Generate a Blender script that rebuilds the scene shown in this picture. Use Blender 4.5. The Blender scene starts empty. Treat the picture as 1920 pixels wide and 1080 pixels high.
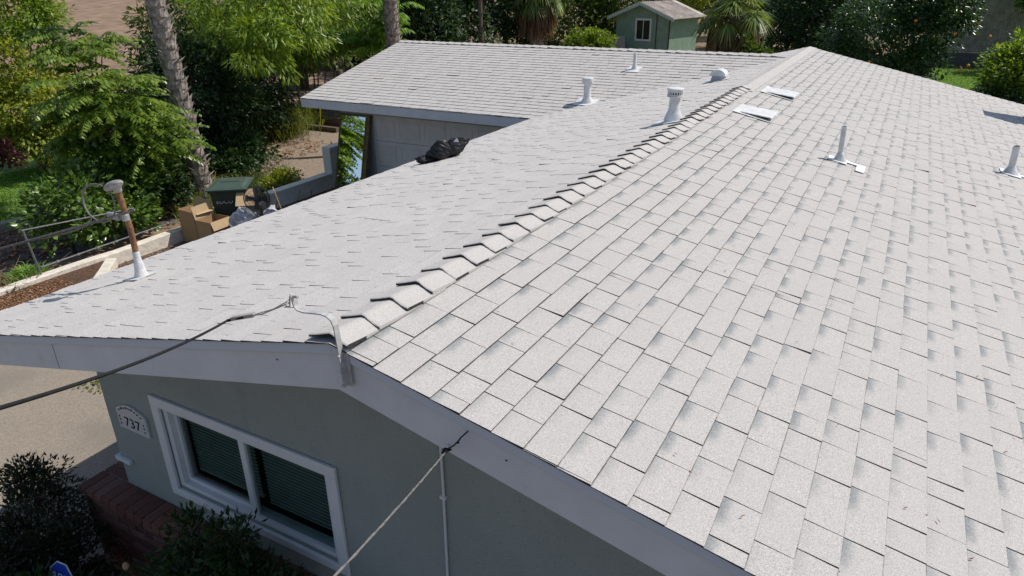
import bpy, bmesh, math, random
import numpy as np
from mathutils import Vector, Matrix
R = math.radians
random.seed(7); rng = np.random.default_rng(7)
scene = bpy.context.scene
C = scene.collection

# ------------------------------------------------------------------ camera
cam_d = bpy.data.cameras.new("camera"); cam = bpy.data.objects.new("camera", cam_d); C.objects.link(cam)
YAW, PIT, ROLL = 0.5068, 0.4207, -0.0117
fw = Vector((-math.sin(YAW)*math.cos(PIT), math.cos(YAW)*math.cos(PIT), -math.sin(PIT)))
rt = fw.cross(Vector((0, 0, 1))).normalized(); up = rt.cross(fw)
r2 = rt*math.cos(ROLL) + up*math.sin(ROLL); u2 = up*math.cos(ROLL) - rt*math.sin(ROLL)
cam.matrix_world = Matrix(((r2.x, u2.x, -fw.x, 1.9336), (r2.y, u2.y, -fw.y, -1.9), (r2.z, u2.z, -fw.z, 1.4017), (0, 0, 0, 1)))
cam_d.sensor_width = 36; cam_d.lens = 24.352; cam_d.clip_end = 2000; cam_d.clip_start = .05
scene.camera = cam
# ------------------------------------------------------------------ sky and sun
SUN_EL, SUN_AZ = R(54), R(47)           # azimuth measured from +Y towards +X
w = bpy.data.worlds.new("World"); scene.world = w; w.use_nodes = True
nt = w.node_tree; bg = nt.nodes["Background"]; sky = nt.nodes.new("ShaderNodeTexSky")
sky.sky_type = 'NISHITA'; sky.sun_disc = False; sky.sun_elevation = SUN_EL; sky.sun_rotation = SUN_AZ
nt.links.new(sky.outputs[0], bg.inputs[0]); bg.inputs[1].default_value = 0.112
sl = bpy.data.lights.new("sun", 'SUN'); sl.energy = 4.1; sl.angle = R(.5); sl.color = (1, .945, .865)
so = bpy.data.objects.new("sun", sl); C.objects.link(so)
sd = Vector((math.sin(SUN_AZ)*math.cos(SUN_EL), math.cos(SUN_AZ)*math.cos(SUN_EL), math.sin(SUN_EL)))
so.rotation_euler = sd.to_track_quat('Z', 'Y').to_euler(); so.location = sd*30
scene.view_settings.view_transform = 'Standard'; scene.view_settings.look = 'None'
scene.view_settings.exposure = 0; scene.view_settings.gamma = 1; scene.view_settings.use_curve_mapping = False
scene.cycles.max_bounces = 6; scene.cycles.transparent_max_bounces = 6

# ------------------------------------------------------------------ helpers
def tag(o, label=None, cat=None, group=None, kind=None):
    if label: o['label'] = label
    if cat: o['category'] = cat
    if group: o['group'] = group
    if kind: o['kind'] = kind
    return o
def empty(name, loc, label=None, cat=None, group=None):
    o = bpy.data.objects.new(name, None); C.objects.link(o); o.location = loc; o.empty_display_size = .2
    return tag(o, label, cat, group)
def wpos(o):
    v = Vector((0, 0, 0))
    while o: v = v + o.location; o = o.parent
    return v
def link(name, me, parent=None):
    """mesh given in world coordinates; parents are unrotated"""
    o = bpy.data.objects.new(name, me); C.objects.link(o)
    if parent is not None:
        v = wpos(parent); o.parent = parent
        me.transform(Matrix.Translation(-v))
    return o
class MB:
    def __init__(s): s.v = []; s.f = []; s.m = []; s.uv = None
    def add(s, vs, fs, mi=0):
        b = len(s.v); s.v += [tuple(x) for x in vs]
        for f in fs: s.f.append([i+b for i in f]); s.m.append(mi)
    def box(s, a, b, mi=0, M=None):
        x0, y0, z0 = a; x1, y1, z1 = b
        vs = [Vector(q) for q in ((x0,y0,z0),(x1,y0,z0),(x1,y1,z0),(x0,y1,z0),(x0,y0,z1),(x1,y0,z1),(x1,y1,z1),(x0,y1,z1))]
        if M: vs = [M @ q for q in vs]
        s.add(vs, ((0,3,2,1),(4,5,6,7),(0,1,5,4),(1,2,6,5),(2,3,7,6),(3,0,4,7)), mi)
    def hexa(s, bot, top, mi=0):
        n = len(bot); vs = list(bot)+list(top)
        fs = [tuple(range(n-1, -1, -1)), tuple(range(n, 2*n))] + [(i, (i+1)%n, n+(i+1)%n, n+i) for i in range(n)]
        s.add(vs, fs, mi)
    def tube(s, pts, rad, n=8, mi=0, cap=True):
        pts = [Vector(p) for p in pts]; k = len(pts)
        if not hasattr(rad, '__len__'): rad = [rad]*k
        vs = []; ref = None
        for i, p in enumerate(pts):
            t = (pts[min(i+1, k-1)]-pts[max(i-1, 0)]).normalized()
            if ref is None: ref = t.orthogonal().normalized()
            a = (ref - t*ref.dot(t)).normalized(); ref = a; b = t.cross(a)
            for j in range(n):
                th = 2*math.pi*j/n; vs.append(p+(a*math.cos(th)+b*math.sin(th))*rad[i])
        fs = [(i*n+j, i*n+(j+1)%n, (i+1)*n+(j+1)%n, (i+1)*n+j) for i in range(k-1) for j in range(n)]
        if cap: fs += [tuple(range(n-1, -1, -1)), tuple((k-1)*n+j for j in range(n))]
        s.add(vs, fs, mi)
    def lathe(s, prof, c=(0,0,0), n=20, mi=0, M=None):
        vs = []
        for r, z in prof:
            for j in range(n):
                th = 2*math.pi*j/n; q = Vector((r*math.cos(th), r*math.sin(th), z))
                vs.append((M @ q if M else q)+Vector(c))
        k = len(prof); fs = [(i*n+j, i*n+(j+1)%n, (i+1)*n+(j+1)%n, (i+1)*n+j) for i in range(k-1) for j in range(n)]
        fs += [tuple(range(n-1, -1, -1)), tuple((k-1)*n+j for j in range(n))]
        s.add(vs, fs, mi)
    def mesh(s, name, mats, smooth=False):
        me = bpy.data.meshes.new(name); me.from_pydata(s.v, [], s.f)
        for m in (mats if isinstance(mats, (list, tuple)) else [mats]): me.materials.append(m)
        if any(s.m): me.polygons.foreach_set('material_index', s.m)
        if smooth: me.shade_smooth(); me.set_sharp_from_angle(angle=R(38))
        me.update(); return me
    def build(s, name, mats, parent=None, smooth=False, bevel=0):
        me = s.mesh(name, mats, smooth)
        o = link(name, me, parent)
        if bevel:
            bm_ = o.modifiers.new('bevel', 'BEVEL'); bm_.width = bevel; bm_.segments = 2; bm_.limit_method = 'ANGLE'
        return o

def ellipsoid(mb, c, r, M=None, n=14, m=9, mi=0, cut=None):
    vs = []; 
    for i in range(m+1):
        ph = math.pi*i/m
        for j in range(n):
            th = 2*math.pi*j/n; q = Vector((r[0]*math.sin(ph)*math.cos(th), r[1]*math.sin(ph)*math.sin(th), r[2]*math.cos(ph)))
            if cut: q = cut(q)
            vs.append((M @ q if M else q)+Vector(c))
    mb.add(vs, [(i*n+j, (i+1)*n+j, (i+1)*n+(j+1)%n, i*n+(j+1)%n) for i in range(m) for j in range(n)], mi)
# ------------------------------------------------------------------ materials
def mat(name, col, rough=.8, metal=0, noise=0, nscale=8, bump=0, bscale=60, spec=.3, col2=None):
    m = bpy.data.materials.new(name); m.use_nodes = True; t = m.node_tree; b = t.nodes["Principled BSDF"]
    b.inputs['Base Color'].default_value = (*col, 1); b.inputs['Roughness'].default_value = rough
    b.inputs['Metallic'].default_value = metal; b.inputs['Specular IOR Level'].default_value = spec
    co = t.nodes.new('ShaderNodeTexCoord')
    if noise or col2:
        n = t.nodes.new('ShaderNodeTexNoise'); n.inputs['Scale'].default_value = nscale; n.inputs['Detail'].default_value = 6; n.inputs['Roughness'].default_value = .65
        t.links.new(co.outputs['Object'], n.inputs['Vector'])
        rp = t.nodes.new('ShaderNodeValToRGB'); rp.color_ramp.elements[0].position = .35; rp.color_ramp.elements[1].position = .68
        c2 = col2 or tuple(c*(1-noise) for c in col)
        rp.color_ramp.elements[0].color = (*c2, 1); rp.color_ramp.elements[1].color = (*[min(1, c*(1+noise*.4)) for c in col], 1)
        t.links.new(n.outputs['Fac'], rp.inputs[0]); t.links.new(rp.outputs[0], b.inputs['Base Color'])
    if bump:
        n2 = t.nodes.new('ShaderNodeTexNoise'); n2.inputs['Scale'].default_value = bscale; n2.inputs['Detail'].default_value = 4
        t.links.new(co.outputs['Object'], n2.inputs['Vector'])
        bp = t.nodes.new('ShaderNodeBump'); bp.inputs['Strength'].default_value = bump; bp.inputs['Distance'].default_value = .02
        t.links.new(n2.outputs['Fac'], bp.inputs['Height']); t.links.new(bp.outputs[0], b.inputs['Normal'])
    return m
def N(t, typ, **kw):
    n = t.nodes.new(typ)
    for k, v in kw.items():
        if k.startswith('i_'): n.inputs[int(k[2:])].default_value = v
        else: setattr(n, k, v)
    return n
def mth(t, op, a, b=None, c=None, clamp=False):
    n = t.nodes.new('ShaderNodeMath'); n.operation = op; n.use_clamp = clamp
    for i, q in enumerate((a, b, c)):
        if q is None: continue
        if hasattr(q, 'is_linked') or hasattr(q, 'links'): t.links.new(q, n.inputs[i])
        else: n.inputs[i].default_value = q
    return n.outputs[0]
def mapr(t, v, a, b, c=0., d=1., smooth=True):
    n = t.nodes.new('ShaderNodeMapRange'); n.interpolation_type = 'SMOOTHSTEP' if smooth else 'LINEAR'
    t.links.new(v, n.inputs['Value'])
    for k, q in zip(('From Min','From Max','To Min','To Max'), (a, b, c, d)): n.inputs[k].default_value = q
    return n.outputs[0]
def mixc(t, f, a, b, mode='MIX'):
    n = t.nodes.new('ShaderNodeMix'); n.data_type = 'RGBA'; n.blend_type = mode
    if hasattr(f, 'links'): t.links.new(f, n.inputs[0])
    else: n.inputs[0].default_value = f
    for i, q in ((6, a), (7, b)):
        if hasattr(q, 'links'): t.links.new(q, n.inputs[i])
        else: n.inputs[i].default_value = (*q, 1)
    return n.outputs[2]
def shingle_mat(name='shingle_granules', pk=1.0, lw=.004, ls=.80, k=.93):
    m = bpy.data.materials.new(name); m.use_nodes = True; t = m.node_tree; b = t.nodes["Principled BSDF"]
    co = N(t, 'ShaderNodeTexCoord'); geo = N(t, 'ShaderNodeNewGeometry')
    uv = N(t, 'ShaderNodeUVMap', uv_map='tab'); sx = N(t, 'ShaderNodeSeparateXYZ'); t.links.new(uv.outputs[0], sx.inputs[0])
    U, V = sx.outputs[0], sx.outputs[1]
    rnd = geo.outputs['Random Per Island']
    def noise(scale, det=3, rough=.6):
        n = N(t, 'ShaderNodeTexNoise'); n.inputs['Scale'].default_value = scale; n.inputs['Detail'].default_value = det; n.inputs['Roughness'].default_value = rough
        t.links.new(co.outputs['Object'], n.inputs['Vector']); return n.outputs['Fac']
    fine = noise(260, 2, .8); mid = noise(28, 5, .7); big = noise(1.3, 5, .65); scuff = noise(9, 6, .75)
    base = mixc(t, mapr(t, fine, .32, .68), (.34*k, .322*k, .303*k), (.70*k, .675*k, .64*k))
    base = mixc(t, mapr(t, noise(110, 2, .7), .53, .70, 0, .45), base, (.24, .23, .22))
    base = mixc(t, mapr(t, big, .42, .68, 0, .30), base, (.50, .455, .44))
    base = mixc(t, mapr(t, rnd, 0, 1, 0, .22), base, (.42, .41, .405))
    # printed darker blend band at the upper far corner of each tab
    du = mth(t, 'ADD', U, mth(t, 'MULTIPLY', mid, .035)); dv = mth(t, 'ADD', V, mth(t, 'MULTIPLY', mid, .08))
    mu = mapr(t, du, .026, .074, 1, 0); mv = mapr(t, dv, .13, .23, 1, 0)
    rr = mapr(t, mth(t, 'FRACT', mth(t, 'MULTIPLY', rnd, 7.31)), .15, .8, .15, 1)
    patch = mth(t, 'MULTIPLY', mth(t, 'MULTIPLY', mu, mv), rr)
    patch = mth(t, 'MULTIPLY', patch, mapr(t, noise(150, 2, .8), .38, .54, .5, 1))
    base = mixc(t, mth(t, 'MULTIPLY', patch, pk), base, (.215, .235, .245))
    # gap shadow and bitumen grime painted in along the joint under the butt above, and black bitumen specks
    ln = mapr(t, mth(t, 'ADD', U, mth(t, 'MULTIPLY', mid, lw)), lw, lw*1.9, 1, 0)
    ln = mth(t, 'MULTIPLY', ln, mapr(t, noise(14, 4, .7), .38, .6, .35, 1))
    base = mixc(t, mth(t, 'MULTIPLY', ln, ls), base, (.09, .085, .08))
    sp = mth(t, 'MULTIPLY', mapr(t, scuff, .69, .74), mapr(t, noise(120, 2), .5, .6))
    base = mixc(t, mth(t, 'MULTIPLY', sp, .55), base, (.10, .085, .08))
    t.links.new(base, b.inputs['Base Color']); b.inputs['Roughness'].default_value = .85; b.inputs['Specular IOR Level'].default_value = .35
    bp = N(t, 'ShaderNodeBump'); bp.inputs['Strength'].default_value = .5; bp.inputs['Distance'].default_value = .003
    t.links.new(fine, bp.inputs['Height']); t.links.new(bp.outputs[0], b.inputs['Normal'])
    return m
SH = shingle_mat(k=.94); SH2 = shingle_mat('shingle_granules_lit_tone', .22, .013, .30, 1.1); SH3 = shingle_mat('shingle_granules_garage', .22, .004, .6, 1.0)  # left slope lightened and right darkened in colour to mimic sunlight scatter
EDGE = mat('shingle_cut_edge', (.055, .052, .05), .95, noise=.4, nscale=60)
CAPM = mat('cap_granules', (.60, .575, .545), .95, noise=.30, nscale=210, bump=.4, bscale=260)
DECK = mat('roofing_felt', (.03, .028, .027), .95)
def leaf_mat(name, cols, trans=.45, rough=.42, spec=.35):
    m = bpy.data.materials.new(name); m.use_nodes = True; t = m.node_tree; b = t.nodes["Principled BSDF"]; out = t.nodes['Material Output']
    geo = N(t, 'ShaderNodeNewGeometry'); rp = N(t, 'ShaderNodeValToRGB')
    el = rp.color_ramp.elements
    while len(el) < len(cols): el.new(.5)
    for i, c in enumerate(cols): el[i].position = i/(len(cols)-1); el[i].color = (*c, 1)
    t.links.new(geo.outputs['Random Per Island'], rp.inputs[0])
    t.links.new(rp.outputs[0], b.inputs['Base Color']); b.inputs['Roughness'].default_value = rough; b.inputs['Specular IOR Level'].default_value = spec
    tr = N(t, 'ShaderNodeBsdfTranslucent'); mx = N(t, 'ShaderNodeMixShader'); mx.inputs[0].default_value = trans
    tc = mixc(t, 1., rp.outputs[0], (1.5, 1.55, .4), 'MULTIPLY'); t.links.new(tc, tr.inputs[0])
    t.links.new(b.outputs[0], mx.inputs[1]); t.links.new(tr.outputs[0], mx.inputs[2]); t.links.new(mx.outputs[0], out.inputs[0])
    return m
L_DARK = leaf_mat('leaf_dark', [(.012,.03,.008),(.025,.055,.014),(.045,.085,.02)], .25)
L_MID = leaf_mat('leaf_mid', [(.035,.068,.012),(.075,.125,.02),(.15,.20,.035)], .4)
L_BRIGHT = leaf_mat('leaf_bright', [(.08,.14,.015),(.17,.26,.025),(.34,.42,.05)], .42, .35, .45)
L_YELLOW = leaf_mat('leaf_yellow', [(.12,.17,.02),(.24,.29,.035),(.42,.40,.06)], .42)
L_PALM = leaf_mat('leaf_palm', [(.10,.16,.04),(.18,.25,.07),(.34,.40,.15)], .35)
L_ARECA = leaf_mat('leaf_areca', [(.08,.18,.03),(.17,.32,.05),(.32,.46,.10)], .4)
L_DRY = leaf_mat('leaf_dry', [(.12,.08,.045),(.20,.14,.085),(.30,.22,.14)], .2, .8, .1)
L_GRASS = leaf_mat('leaf_grass', [(.07,.12,.02),(.14,.17,.04),(.26,.22,.09)], .35, .7)
L_PURPLE = leaf_mat('leaf_purple', [(.05,.008,.02),(.10,.015,.035),(.16,.03,.06)], .3)
L_CITRUS = leaf_mat('leaf_citrus', [(.015,.045,.01),(.03,.075,.014),(.06,.12,.02)], .25, .3, .5)
L_LAWN = leaf_mat('lawn_blades', [(.11,.21,.03),(.16,.28,.04),(.24,.36,.08)], .35, .7)
BARK = mat('bark', (.16, .12, .09), .95, noise=.5, nscale=20, bump=.6, bscale=30)
BARKD = mat('bark_dark', (.06, .045, .035), .95, noise=.5, nscale=14)
BOOT = mat('palm_boot', (.44, .385, .345), .9, noise=.5, nscale=9, bump=.4, bscale=60, col2=(.17, .13, .11))
WHITEP = mat('white_paint', (.72, .73, .74), .45, noise=.06, nscale=5)
FASC = mat('fascia_paint', (.67, .68, .70), .55, noise=.09, nscale=3, bump=.1, bscale=25)
FASCT = mat('fascia_trim_paint', (.58, .62, .68), .5)
VENTW = mat('vent_white_paint', (.74, .755, .76), .5, noise=.12, nscale=9, bump=.15, bscale=18, col2=(.58, .575, .55))
GALV = mat('grey_metal', (.42, .43, .44), .45, .6, noise=.2, nscale=20)
ZINC = mat('cast_metal', (.42, .40, .38), .6, .35, noise=.35, nscale=25)
RUST = mat('rusted_steel', (.30, .15, .08), .85, noise=.5, nscale=22, bump=.3, bscale=80)
BLACKP = mat('black_rubber', (.012, .012, .013), .5, noise=.3)
ROPE = mat('cable_jacket', (.20, .19, .175), .7, noise=.4, nscale=60)
CABD = mat('dark_cable', (.014, .014, .016), .7, noise=.4, nscale=30)

def stucco():
    m = mat('stucco', (.335, .365, .34), .95, noise=.08, nscale=1.5, bump=.55, bscale=75)
    t = m.node_tree; b = t.nodes["Principled BSDF"]; src = b.inputs['Base Color'].links[0].from_socket
    co = N(t, 'ShaderNodeTexCoord'); n = N(t, 'ShaderNodeTexNoise'); n.inputs['Scale'].default_value = 55; n.inputs['Detail'].default_value = 2
    t.links.new(co.outputs['Object'], n.inputs['Vector'])
    c = mixc(t, mapr(t, n.outputs['Fac'], .66, .72, 0, .6), src, (.13, .145, .14)); t.links.new(c, b.inputs['Base Color'])
    return m
STUC = stucco()
def weather(m, col, lo=.55, hi=.75, amt=.35, sc=(1.2, 1.2, .25), nsc=3.):
    t = m.node_tree; b = t.nodes["Principled BSDF"]; src = b.inputs['Base Color'].links[0].from_socket
    co = N(t, 'ShaderNodeTexCoord'); mp = N(t, 'ShaderNodeMapping'); mp.inputs['Scale'].default_value = sc; n = N(t, 'ShaderNodeTexNoise'); n.inputs['Scale'].default_value = nsc; n.inputs['Detail'].default_value = 8; n.inputs['Roughness'].default_value = .7
    t.links.new(co.outputs['Object'], mp.inputs[0]); t.links.new(mp.outputs[0], n.inputs['Vector'])
    t.links.new(mixc(t, mapr(t, n.outputs['Fac'], lo, hi, 0, amt), src, col), b.inputs['Base Color'])
weather(STUC, (.20, .21, .20)); weather(FASC, (.36, .37, .38), .58, .72, .4, (1, 1, .5), 6.); weather(VENTW, (.38, .34, .29), .62, .74, .5, (1, 1, .4), 14.); weather(FASCT, (.34, .36, .40), .55, .7, .4, (1, 1, 1), 9.) if FASCT.node_tree.nodes['Principled BSDF'].inputs['Base Color'].links else None

# ------------------------------------------------------------------ roof geometry
S = .233; W = 3.7755; YC = 9.1513; YR = 12.7742; S2 = .243; L = 14.7129; GX = 9.2905; WR = 4.9; E = .143
ZE = -S*W
GZ = -3.3
house = empty('house', (0, 5, GZ), 'single storey house with light grey shingle roof, pale fascia and grey stucco walls', 'house')

def clip(poly, pl):
    for (a, b, c) in pl:                        # keep a*x+b*y<=c
        out = []
        for i in range(len(poly)):
            p, q = poly[i], poly[(i+1) % len(poly)]
            dp, dq = a*p[0]+b*p[1]-c, a*q[0]+b*q[1]-c
            if dp <= 0: out.append(p)
            if (dp < 0 < dq) or (dq < 0 < dp):
                k = dp/(dp-dq); out.append((p[0]+(q[0]-p[0])*k, p[1]+(q[1]-p[1])*k))
        poly = out
        if len(poly) < 3: return []
    return poly
def shingles(O, A, D, a0, a1, dlen, planes, far_first=True, lift_p=.02, doff=0., gap=1., lens=None, alt=.85):
    """tabs laid course by course; A runs along the course towards the camera side, D down the slope"""
    O, A, D = Vector(O), Vector(A).normalized(), Vector(D).normalized(); Nn = A.cross(D); 
    if Nn.z < 0: Nn = -Nn
    V, F, MI, UV = [], [], [], []
    n = int(math.ceil((dlen+doff)/E))
    lens = lens or [.05, .12, .16, .19, .22, .25, .30, .35]; wts = [.45, .8, 2, 3, 4, 3.5, 3, 2]
    for i in range(n):
        d0, d1 = i*E-doff, min((i+1)*E-doff, dlen+.012)
        if i == n-1: d1 = dlen+.012
        a = a0 - random.random()*.3; tooth = random.random() < .5
        wob = random.random()*6.28
        while a < a1:
            ln_ = random.choices(lens, wts)[0]*random.uniform(.9, 1.12)
            b = a+ln_; g = random.choice((.0017, .0021, .0026))*gap
            poly = clip([(a+g, max(0, d0)), (b-g, max(0, d0)), (b-g, d1+.0015*math.sin(a*5+wob)), (a+g, d1+.0015*math.sin(b*5+wob))], planes+[(-1, 0, -a0), (1, 0, a1)])
            if len(poly) >= 3:
                hb = (.0078 if tooth else .0050)+random.uniform(-.0005, .0005)
                if random.random() < lift_p: hb += random.uniform(.003, .009)
                k = len(V); m_ = len(poly)
                for (x, y) in poly:
                    V.append(O+A*x+D*y+Nn*(.0006+hb*max(0, min(1, (y-d0)/(d1-d0)))))
                for (x, y) in poly: V.append(O+A*x+D*y-Nn*.003)
                F.append(list(range(k, k+m_))); MI.append(0); UV += [(y-d0, x-a) for x, y in poly]
                for j in range(m_):
                    q = (j+1) % m_
                    F.append([k+j, k+q, k+m_+q, k+m_+j]); MI.append(1); UV += [(0, 0)]*4
            a = b; tooth = (not tooth) if random.random() < alt else tooth
    return V, F, MI, UV
def roof_mesh(name, specs, parent, sh=None):
    V, F, MI, UV = [], [], [], []
    for sp in specs:
        v, f, m, uv = shingles(**sp); k = len(V)
        # orient top faces upward
        for ff, mm in zip(f, m):
            F.append([q+k for q in ff])
        V += v; MI += m; UV += uv
    me = bpy.data.meshes.new(name); me.from_pydata([tuple(v) for v in V], [], F)
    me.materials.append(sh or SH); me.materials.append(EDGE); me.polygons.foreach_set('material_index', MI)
    ul = me.uv_layers.new(name='tab'); ul.data.foreach_set('uv', np.array(UV, dtype=np.float32).ravel())
    o = link(name, me, parent); return o
c1 = math.sqrt(1+S*S); c2 = math.sqrt(1+S2*S2); K = S2/S
# V coordinate starts at the far (+y) end: course direction A = -Y
# left slope in (a = L - y, d): |x| = d/c1
sl_right = dict(O=(0, L, 0), A=(0, -1, 0), D=(1, 0, -S), a0=-.02, a1=L+.022, dlen=WR*c1, planes=[], lift_p=.009, doff=.048, gap=1.3)
sl_leftA = dict(O=(0, L, 0), A=(0, -1, 0), D=(-1, 0, -S), a0=L-YR, a1=L+.022, dlen=W*c1, planes=[(-K, 1/c1, -K*(L-YR))], gap=.75, lift_p=.012, lens=[.06, .09, .12, .15, .18, .21, .24, .28], alt=.97)
sl_leftB = dict(O=(0, L, 0), A=(0, -1, 0), D=(-1, 0, -S), a0=-.02, a1=L-YR, dlen=W*c1, planes=[(K, 1/c1, K*(L-YR))])
# garage: a runs from -X end towards +X; region |x| >= K*(YR-y) ; d = (YR-y)*c2
sl_gar = dict(O=(-GX, YR, 0), A=(1, 0, 0), D=(0, -1, -S2), a0=-.02, a1=GX, dlen=(YR-YC)*c2, planes=[(1, K/c2, GX)], lift_p=.04)
sl_garB = dict(O=(-GX, YR, 0), A=(1, 0, 0), D=(0, 1, -S2), a0=-.02, a1=GX, dlen=(YR-YC)*c2, planes=[(1, K/c2, GX)])
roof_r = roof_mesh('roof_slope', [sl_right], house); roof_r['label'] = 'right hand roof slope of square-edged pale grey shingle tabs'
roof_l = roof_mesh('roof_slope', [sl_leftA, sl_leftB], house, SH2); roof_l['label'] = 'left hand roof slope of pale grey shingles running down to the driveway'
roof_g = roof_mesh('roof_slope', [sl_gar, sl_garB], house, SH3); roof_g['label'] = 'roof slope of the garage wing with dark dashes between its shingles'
# deck under the shingles
mb = MB()
def slab(pts, t0=-.004, t1=-.03, mi=0):
    mb.hexa([Vector(p)+Vector((0, 0, t1)) for p in pts], [Vector(p)+Vector((0, 0, t0)) for p in pts], mi)
slab([(0, .01, 0), (WR-.01, .01, -S*(WR-.01)), (WR-.01, L-.01, -S*(WR-.01)), (0, L-.01, 0)])
w0 = W-.01
slab([(0, .01, 0), (0, YR, 0), (-w0, YC+.01, -S*w0), (-w0, .01, -S*w0)])
slab([(0, YR, 0), (0, L-.01, 0), (-(L-YR)*K, L-.01, -S*(L-YR)*K)])
gx = GX-.01
slab([(0, YR, 0), (-gx, YR, 0), (-gx, YC+.01, -S2*(YR-YC-.01)), (-W, YC+.01, -S2*(YR-YC-.01))])
slab([(-(L-YR)*K, L, -S2*(L-YR)), (-W, 2*YR-YC, ZE), (-gx, 2*YR-YC, ZE), (-gx, YR, 0), (0, YR, 0)])
mb.build('roof_deck', DECK, house)

# ridge caps
def cap_piece(mb, P, A, halfs, s, ln=.30, th=.015, lift=.009, exposure=.2063, skew=.018):
    """P = peak of the butt end, A = horizontal direction from butt towards the tucked end"""
    A = Vector(A); B = Vector((A.y, -A.x, 0)); P = Vector(P)
    hl, hr = halfs; rj = random.uniform
    cl, cr = rj(.001, .008), rj(-.002, .009)              # corner lift
    xs = [-hl, -hl*.6, -hl*.25, -.010, .010, hr*.25, hr*.6, hr]; k = len(xs)
    def ring(dist, z, lf, fwd):
        o = []
        for i, x in enumerate(xs):
            zz = -s*abs(x)+z+HUMP*(1-abs(x)/(hr if x > 0 else hl))*(1 if fwd else .3)
            if x < 0: zz += cl*lf*(x/hl)**2
            else: zz += (cr*(x/hr)**2-.006*math.sin(math.pi*x/hr))*lf
            o.append(P+A*(dist-fwd*(max(0, x)/hr*skew+max(0, -x)/hl*skew*.3))+B*x+Vector((0, 0, zz)))
        return o
    lf = lift+rj(-.003, .004)
    top = [ring(.004, lf+th*.94, 1, 1), ring(.012, lf+th, 1, 1), ring(exposure*.55, lf*.55+th*.8, .4, .4), ring(ln, .006, 0, 0)]
    nose = ring(0, lf+th*.72, 1, 1)
    bot = [ring(.004, lf, 1, 1), ring(exposure*.55, lf*.3, .3, .4), ring(ln, 0, 0, 0)]
    rows = [nose]+top; vs = [v for r_ in rows for v in r_]; nb_ = len(vs); vs += [v for r_ in bot for v in r_]
    f0 = [(i*k+j, i*k+j+1, (i+1)*k+j+1, (i+1)*k+j) for i in range(4) for j in range(k-1)]
    f1 = [(nb_+i*k+j, nb_+(i+1)*k+j, nb_+(i+1)*k+j+1, nb_+i*k+j+1) for i in range(2) for j in range(k-1)]+[(j, nb_+j, nb_+j+1, j+1) for j in range(k-1)]
    for e, fL in ((0, f0), (k-1, f1 if random.random() < .7 else f0)):
        fL += [(e, k+e, nb_+e), (k+e, 2*k+e, nb_+e), (2*k+e, 3*k+e, nb_+k+e, nb_+e)]; f0 += [(3*k+e, 4*k+e, nb_+2*k+e, nb_+k+e)]
    b = len(mb.v); mb.v += [tuple(v) for v in vs]
    for f in f0: mb.f.append([q+b for q in f]); mb.m.append(0)
    for f in f1: mb.f.append([q+b for q in f]); mb.m.append(1)
mb = MB(); CAPE = .2063; HUMP = .014
y = .0
while y < 8.05:
    cap_piece(mb, (0, y, .004), (0, 1, 0), (.128+random.uniform(-.006, .006), .104+random.uniform(-.004, .004)), S); y += CAPE
HUMP = .003; y = L+.02
while y > 8.30:
    cap_piece(mb, (0, y, .004), (0, -1, 0), (.15, .15), S, lift=.004, th=.005, skew=0); y -= CAPE
mb.build('ridge_cap', [CAPM, EDGE], house)['label'] = 'main ridge of thick overlapping cap shingles with dark lifted front edges'
mb = MB(); x = -GX-.01
while x < -.35:
    cap_piece(mb, (x, YR, .004), (1, 0, 0), (.13, .13), S2, lift=.010, th=.008, skew=0); x += CAPE
mb.build('ridge_cap', [CAPM, EDGE], house)['label'] = 'thin ridge caps along the garage wing, nearly edge on'

# fascia and rake boards
def plank(mb, P0, P1, depth, t, n, top=-.012, mi=0):
    P0, P1, n = Vector(P0), Vector(P1), Vector(n); z = Vector((0, 0, 1))
    a = [P0+z*top, P1+z*top, P1+z*(top-depth), P0+z*(top-depth)]
    mb.hexa([q+n*t for q in a], a, mi)
fa = .232
mb = MB()
plank(mb, (0, .005, 0), (-W-.01, .005, -S*(W+.01)), fa, .035, (0, 1, 0)); plank(mb, (0, .005, 0), (WR+.01, .005, -S*(WR+.01)), fa, .035, (0, 1, 0))
mb.build('rake_board', FASC, house, bevel=.002)
mb = MB()
plank(mb, (0, -.010, 0), (-W-.01, -.010, -S*(W+.01)), .05, .0145, (0, 1, 0), top=-.008); plank(mb, (0, -.010, 0), (WR+.01, -.010, -S*(WR+.01)), .05, .0145, (0, 1, 0), top=-.008)
mb.build('rake_trim', FASCT, house, bevel=.003)
for q in (((0, L-.005, 0), (WR, L-.005, -S*WR), fa, .03, (0, -1, 0)), ((0, L-.005, 0), (-1.9, L-.005, -S*1.9), .2, .03, (0, -1, 0)),
          ((WR, .04, -S*WR), (WR, L-.04, -S*WR), .2, .03, (-1, 0, 0)), ((-W-.004, .045, ZE), (-W-.004, YC, ZE), .18, .03, (1, 0, 0)),
          ((-W-.003, YC-.004, ZE), (-GX+.03, YC-.004, ZE), .17, .03, (0, 1, 0)), ((-GX+.005, YC-.002, ZE), (-GX+.005, YR, .0), .17, .03, (1, 0, 0)),
          ((-GX+.005, YR, 0), (-GX+.005, 2*YR-YC, ZE), .17, .03, (1, 0, 0))):
    mb = MB(); plank(mb, *q); mb.build('fascia_board', FASC, house)
# soffit between rake board and wall
for sx in (-1, 1):
    mb = MB(); ww = W-.03 if sx < 0 else WR-.03
    slab([(0, .04, -.2), (sx*ww, .04, -.2-S*ww), (sx*ww, .62, -.2-S*ww), (0, .62, -.2)], 0, -.015)
    mb.build('soffit', FASC, house)
mb = MB()
slab([(-W, YC+.03, ZE-.17), (-GX+.04, YC+.03, ZE-.17), (-GX+.04, YC+.37, ZE-.17), (-W, YC+.37, ZE-.17)], 0, -.012)
mb.build('soffit', FASC, house)

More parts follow.
